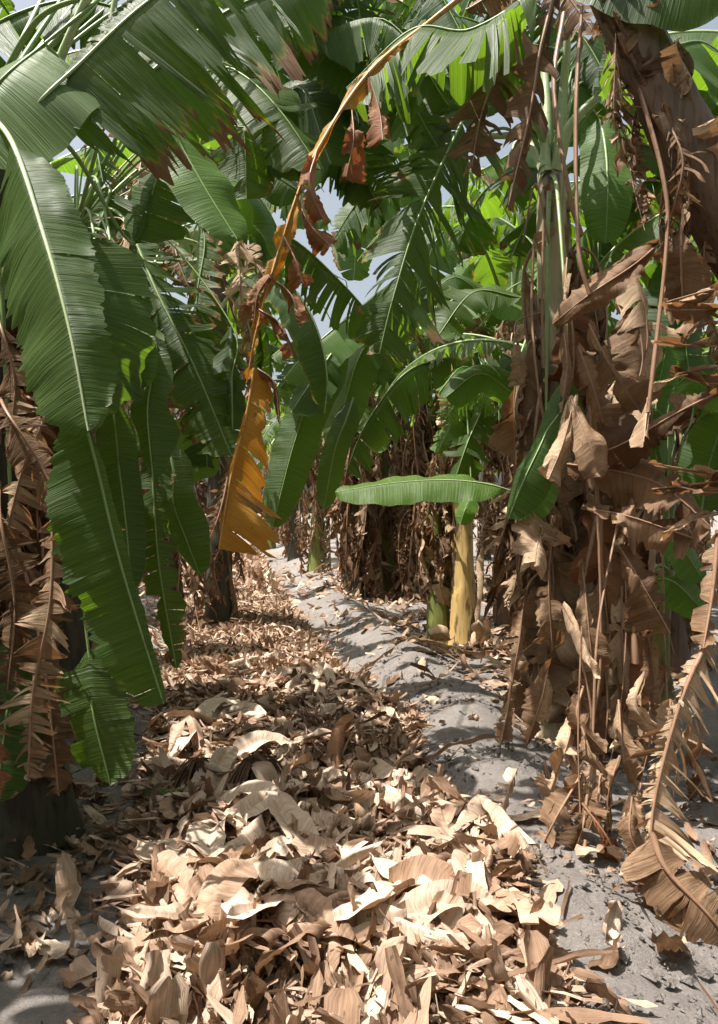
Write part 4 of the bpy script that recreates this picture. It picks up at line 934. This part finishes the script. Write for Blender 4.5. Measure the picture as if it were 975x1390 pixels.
# ------------------------------------------------------------------ second plant on the left
P2 = empty('banana_plant', (-1.75, 4.6, float(height(-1.75, 4.6))), 'second left banana plant whose narrow leaves dangle to the litter', 'banana plant', 'near banana plants')
stem(P2, [(-1.75, 4.6, 0), (-1.72, 4.6, 1.2), (-1.7, 4.55, 2.2), (-1.65, 4.5, 3.0)], .15, .09, STEM_D, 131)
leaf(P2, [(152, 540, 3.2), (160, 620, 3.2), (172, 720, 3.15), (178, 800, 3.1)], W=.085, n=(.2, -1, .2), dl=15, dr=15, edge=.25, seed=132, rr=.007)
leaf(P2, [(190, 520, 3.4), (205, 620, 3.35), (215, 760, 3.3), (240, 910, 3.3)], W=.10, n=(.1, -1, .2), dl=25, dr=20, edge=.5, strips=16, gap=.25, lenvar=.3, seed=133, rr=.007)
leaf(P2, [(108, 370, 3.0), (140, 420, 2.9), (170, 480, 2.85), (180, 530, 2.85)], mat=GREEN2, W=.13, n=(-.2, -1, .2), dl=10, dr=15, edge=.12, seed=134, rr=.008)
leaf(P2, [(170, 430, 3.0), (205, 490, 2.95), (200, 560, 2.9), (208, 650, 2.9)], W=.09, n=(-.5, -1, .2), dl=40, dr=20, edge=.1, wave=.03, seed=135, rr=.008)
leaf(P2, [(228, 600, 3.6), (235, 680, 3.5), (252, 730, 3.5), (272, 782, 3.5)], W=.11, n=(-.2, -1, .2), dl=10, dr=35, edge=.05, wave=.025, seed=136)
leaf(P2, [(170, 300, 4.3), (215, 400, 4.1), (265, 500, 4.0), (315, 620, 3.9)], W=.26, n=(.2, -1, .3), dl=20, dr=20, edge=.6, dry=.06, strips=26, gap=.18, lenvar=.3, seed=137)
leaf(P2, [(255, 560, 4.6), (262, 600, 4.6), (275, 650, 4.5)], mat=GREEN2, W=.14, n=(.2, -1, .3), edge=.2, seed=138)
leaf(P2, [(150, 260, 4.4), (120, 350, 4.3), (100, 450, 4.2)], W=.25, n=(-.2, -1, .3), strips=14, edge=.4, seed=139)
leaf(P2, [(218, 140, 3.25), (245, 195, 3.2), (280, 258, 3.15), (322, 325, 3.1)], mat=GREEN2, W=.145, n=(.7, -1, -.15), dl=12, dr=0, edge=.08, wave=.02, seed=140, rr=.010)
leaf(P2, [(290, 95, 3.7), (330, 102, 3.6), (380, 150, 3.5), (435, 230, 3.45)], W=.20, n=(.1, -.8, .8), dl=25, dr=10, edge=.3, strips=9, gap=.06, seed=141, rr=.011)
leaf(P2, [(230, 320, 5.4), (300, 300, 5.3), (390, 320, 5.2), (470, 390, 5.1), (520, 450, 5.1)], rib=RIB_P, W=.30, n=(.1, -.6, 1), wl=.4, wr=1, dl=40, dr=45, sag=.5, edge=.42, strips=24, gap=.12, seed=142, pet=[(180, 420, 5.0)])
leaf(P2, [(245, 215, 5.8), (330, 220, 5.7), (400, 250, 5.6), (450, 300, 5.6)], W=.28, n=(0, -.6, .9), dl=30, dr=30, sag=.4, edge=.25, strips=12, seed=143)
leaf(P2, [(325, 230, 5.0), (350, 225, 4.9), (410, 262, 4.9)], W=.18, n=(0, -.9, .7), dl=15, dr=15, seed=144, edge=.1)
for k, pts in enumerate(([(150, 330, 4.6), (200, 290, 4.8), (250, 235, 5.0)], [(170, 345, 4.6), (240, 325, 4.8), (300, 345, 5.0)], [(165, 355, 4.6), (230, 360, 4.7), (290, 350, 4.9)], [(160, 300, 4.6), (180, 260, 4.8), (200, 240, 5)])):
    S_, _ = curve([at(*p) - np.array(P2.location) for p in pts], 24); link('petiole', rib_mesh('petiole', S_, .032, .016, RIB_P), P2)
leaf(P2, [(225, 180, 4.5), (228, 260, 4.5), (222, 370, 4.5)], DRY, name='dead_leaf', W=.08, n=(0, -1, .1), strips=16, gap=.6, spread=30, crump=.03, tone=.4, seed=146)
gM = np.random.default_rng(66)
for k in range(26):      # tangle of withered and torn blades between the second plant and the ochre leaf
    px = gM.uniform(120, 330); py = gM.uniform(170, 560); d = gM.uniform(4.0, 5.6); ln = gM.uniform(70, 190); sx = gM.uniform(-50, 60); dead_ = gM.random() < .55
    leaf(P2, [(px, py, d), (px + sx * .5, py + ln * .5, d - .1), (px + sx, py + ln, d - .15)], DRY if dead_ else GREEN, name='dead_leaf' if dead_ else 'leaf', W=gM.uniform(.06, .12) if dead_ else gM.uniform(.14, .22), n=(gM.normal(0, .3), -1, gM.uniform(-.2, .6)),
         dl=gM.uniform(5, 50), dr=gM.uniform(5, 50), strips=int(gM.integers(8, 20)), gap=.5 if dead_ else .18, spread=30 if dead_ else 12, crump=.03 if dead_ else .01, tone=gM.uniform(.2, 1.0), dry=0 if dead_ else gM.uniform(0, .25), edge=.5, lenvar=.3, sag=.25, seed=1500 + k, rr=.006)
leaf(P2, [(452, 172, 6.0), (470, 190, 5.95), (480, 222, 5.9)], GREEN2, W=.14, n=(0, -1, .3), dry=.46, edge=.05, seed=1600)
for k in range(14):
    me, rb = LD[(k * 3) % 14]; o = link('dead_leaf', me, P2, (0, 0, 1.0 + .14 * k)); o.rotation_euler = (0, 0, k * 2.4); o.scale = (.85,) * 3; link('midrib', rb, o)

# ------------------------------------------------------------------ centre leaves from plants of the middle row
MA, MB, MC, MD = BG[9], BG[10], BG[11], BG[12]
leaf(MA, mat=GREEN2, path=[(535, 385, 8.6), (480, 425, 8.3), (420, 475, 8.1), (385, 515, 8.0)], W=.36, n=(.25, -1, 1.20), wl=1, wr=.3, dl=12, dr=40, edge=.12, seed=150, pet=[(560, 400, 9.2)], rib=RIB_P, rr=.018)  # brighter green in place of sun on this blade
leaf(MA, [(470, 470, 8.2), (430, 520, 8.0), (400, 600, 7.9), (370, 715, 7.8)], W=.26, n=(.3, -1, 1.00), dl=20, dr=30, edge=.12, seed=151)
leaf(MA, [(450, 480, 8.0), (415, 530, 7.8), (395, 560, 7.7)], W=.26, n=(.2, -1, 1.10), dl=20, dr=30, edge=.3, strips=6, seed=152)
leaf(MA, [(530, 430, 8.8), (490, 480, 8.5), (470, 540, 8.4), (452, 600, 8.3)], W=.26, n=(.3, -1, 1.10), dl=15, dr=30, edge=.2, seed=153)
leaf(MA, [(480, 540, 8.3), (470, 570, 8.2), (455, 610, 8.1), (440, 690, 8.0)], W=.16, n=(.3, -1, 0.90), dl=20, dr=30, edge=.3, seed=154)
leaf(MB, [(600, 250, 9.0), (530, 250, 8.8), (490, 300, 8.6), (480, 380, 8.5)], W=.32, n=(0, -1, 1.10), dl=25, dr=15, seed=155, strips=6)
leaf(MB, [(640, 330, 9.2), (680, 310, 9.0), (712, 350, 8.8), (722, 420, 8.7)], mat=GREEN2, W=.32, n=(-.1, -1, 1.10), dl=15, dr=15, seed=156)
leaf(MB, [(610, 380, 9.2), (560, 400, 9.0), (520, 460, 8.8), (510, 520, 8.7)], W=.3, n=(0, -1, 1.30), dl=25, dr=25, strips=14, sag=.3, seed=157)
leaf(MC, mat=GREEN2, path=[(640, 480, 9.0), (690, 460, 8.8), (735, 500, 8.6), (740, 570, 8.5)], W=.3, n=(0, -1, 1.30), dl=25, dr=25, strips=8, sag=.2, seed=158)  # sunlit look put into the blade colour
leaf(MC, [(620, 300, 9.4), (590, 330, 9.2), (560, 420, 9.0)], W=.34, n=(.2, -1, 1.10), dl=15, dr=15, seed=159, strips=4)
leaf(BG[2], [(330, 290, 11.5), (400, 230, 11), (460, 190, 10.6), (500, 185, 10.4)], mat=GREEN2, W=.4, n=(0, -1, 0.90), dl=10, dr=20, seed=160, dry=.25)

def fill(p, n, x0, x1, y0, y1, d0, d1, W, Ln, seed, bright_share=.35, up=(.0, .9), dead_=.12, slant=(-120, 120), drop=(20, 170)):
    # further blades of a crown, each arching out and down
    g = np.random.default_rng(seed)
    for k in range(n):
        best = None
        for _ in range(14):
            px, py, d = g.uniform(x0, x1), g.uniform(y0, y1), g.uniform(d0, d1); f = 1000 / d * Ln * g.uniform(.8, 1.2)
            a = R(g.uniform(*slant)); dx, dy = math.sin(a) * f, -math.cos(a) * f * .35
            m_ = (px + dx * .5, py + dy * .5 - .12 * f, d - .1); e_ = (px + dx * .9, py + dy + f * g.uniform(.1, .6), d - .25)
            sp_, _ = curve([at(px, py, d), at(*m_), at(*e_)], 20); sh = shade_share(np.vstack([sp_, sp_ + (0, 0, .15), sp_ - (0, 0, .2)]))
            if best is None or sh < best[0]: best = (sh, px, py, d, m_, e_)
            if sh < .1: break
        _, px, py, d, m_, e_ = best
        dd = g.random() < dead_; big = g.uniform(*W)
        leaf(p, [(px, py, d), m_, e_], DRY if dd else (GREEN2 if g.random() < bright_share else GREEN), name='dead_leaf' if dd else 'leaf', W=big * (.6 if dd else 1), n=(g.normal(0, .3), -1, g.uniform(*up)), dl=g.uniform(5, 40), dr=g.uniform(5, 40),
             strips=int(g.choice([0, 5, 12, 20, 28])), gap=g.uniform(.05, .2), spread=9, sag=g.uniform(0, .5), edge=g.uniform(.1, .6), dry=g.uniform(-.1, .14), lenvar=.2, crump=.03 if dd else .008, tone=g.uniform(.3, 1), wave=.02, seed=seed * 10 + k, rr=.008)
fill(MA, 9, 360, 520, 330, 560, 9.3, 10.8, (.2, .3), 1.1, 2001, .6, (.4, 1.2))
fill(MC, 9, 540, 720, 360, 560, 9.2, 10.4, (.2, .3), 1.1, 2002, .6, (.4, 1.2))
fill(C1, 7, 650, 750, 400, 560, 6.9, 7.5, (.15, .24), .8, 2003, .6, (.4, 1.2))
fill(BEHIND, 7, 640, 760, 330, 560, 5.9, 6.6, (.14, .22), .8, 2004, .5, (.2, 1.0))
fill(P2, 9, 150, 380, 20, 260, 4.2, 5.4, (.18, .27), 1.0, 2005, .3)
fill(P1, 7, 130, 480, -50, 60, 3.4, 4.6, (.2, .28), 1.0, 2006, .2)
fill(G, 8, 560, 860, -40, 150, 4.0, 5.2, (.18, .27), 1.0, 2007, .25)
fill(MB, 8, 420, 700, 150, 330, 9.5, 12, (.25, .35), 1.4, 2008, .5)
fill(S1, 6, 870, 960, 480, 640, 5.2, 6.0, (.14, .2), .7, 2009, .7, (.2, 1.0))

# ------------------------------------------------------------------ light, sky, camera
sc = bpy.context.scene
w = bpy.data.worlds.new('World'); sc.world = w; w.use_nodes = True
nt = w.node_tree; bgn = nt.nodes['Background']
sky = nt.nodes.new('ShaderNodeTexSky'); sky.sky_type = 'NISHITA'; sky.sun_disc = False
EL, AZ = SUN_EL, SUN_AZ
sky.sun_elevation = EL; sky.sun_rotation = AZ; sky.air_density = 1.0; sky.dust_density = 6.0; sky.ozone_density = 1.0
hs = nt.nodes.new('ShaderNodeHueSaturation'); hs.inputs['Saturation'].default_value = .5; hs.inputs['Hue'].default_value = .48; hs.inputs['Value'].default_value = 1.0; nt.links.new(sky.outputs[0], hs.inputs['Color']); nt.links.new(hs.outputs[0], bgn.inputs[0]); bgn.inputs[1].default_value = .095   # a hazy, milky noon sky
sd = bpy.data.lights.new('sun', 'SUN'); sd.energy = 5.0; sd.angle = R(.5); sd.color = (1, .95, .88)
so = bpy.data.objects.new('sun', sd); C.objects.link(so)
dirv = Vector((math.sin(AZ) * math.cos(EL), math.cos(AZ) * math.cos(EL), math.sin(EL)))
so.rotation_euler = dirv.to_track_quat('Z', 'Y').to_euler(); so.location = (0, 0, 12)
cd = bpy.data.cameras.new('camera'); cd.sensor_fit = 'VERTICAL'; cd.sensor_height = 24; cd.lens = F / 1390 * 24; cd.clip_end = 2000; cd.clip_start = .05
co = bpy.data.objects.new('camera', cd); C.objects.link(co); co.location = (0, 0, CAMZ); co.rotation_euler = (R(90), 0, 0)
sc.camera = co
sc.view_settings.view_transform = 'Standard'; sc.view_settings.look = 'None'; sc.view_settings.exposure = 1.12; sc.view_settings.gamma = 1
sc.cycles.max_bounces = 6; sc.cycles.diffuse_bounces = 2; sc.cycles.glossy_bounces = 2; sc.cycles.transmission_bounces = 4
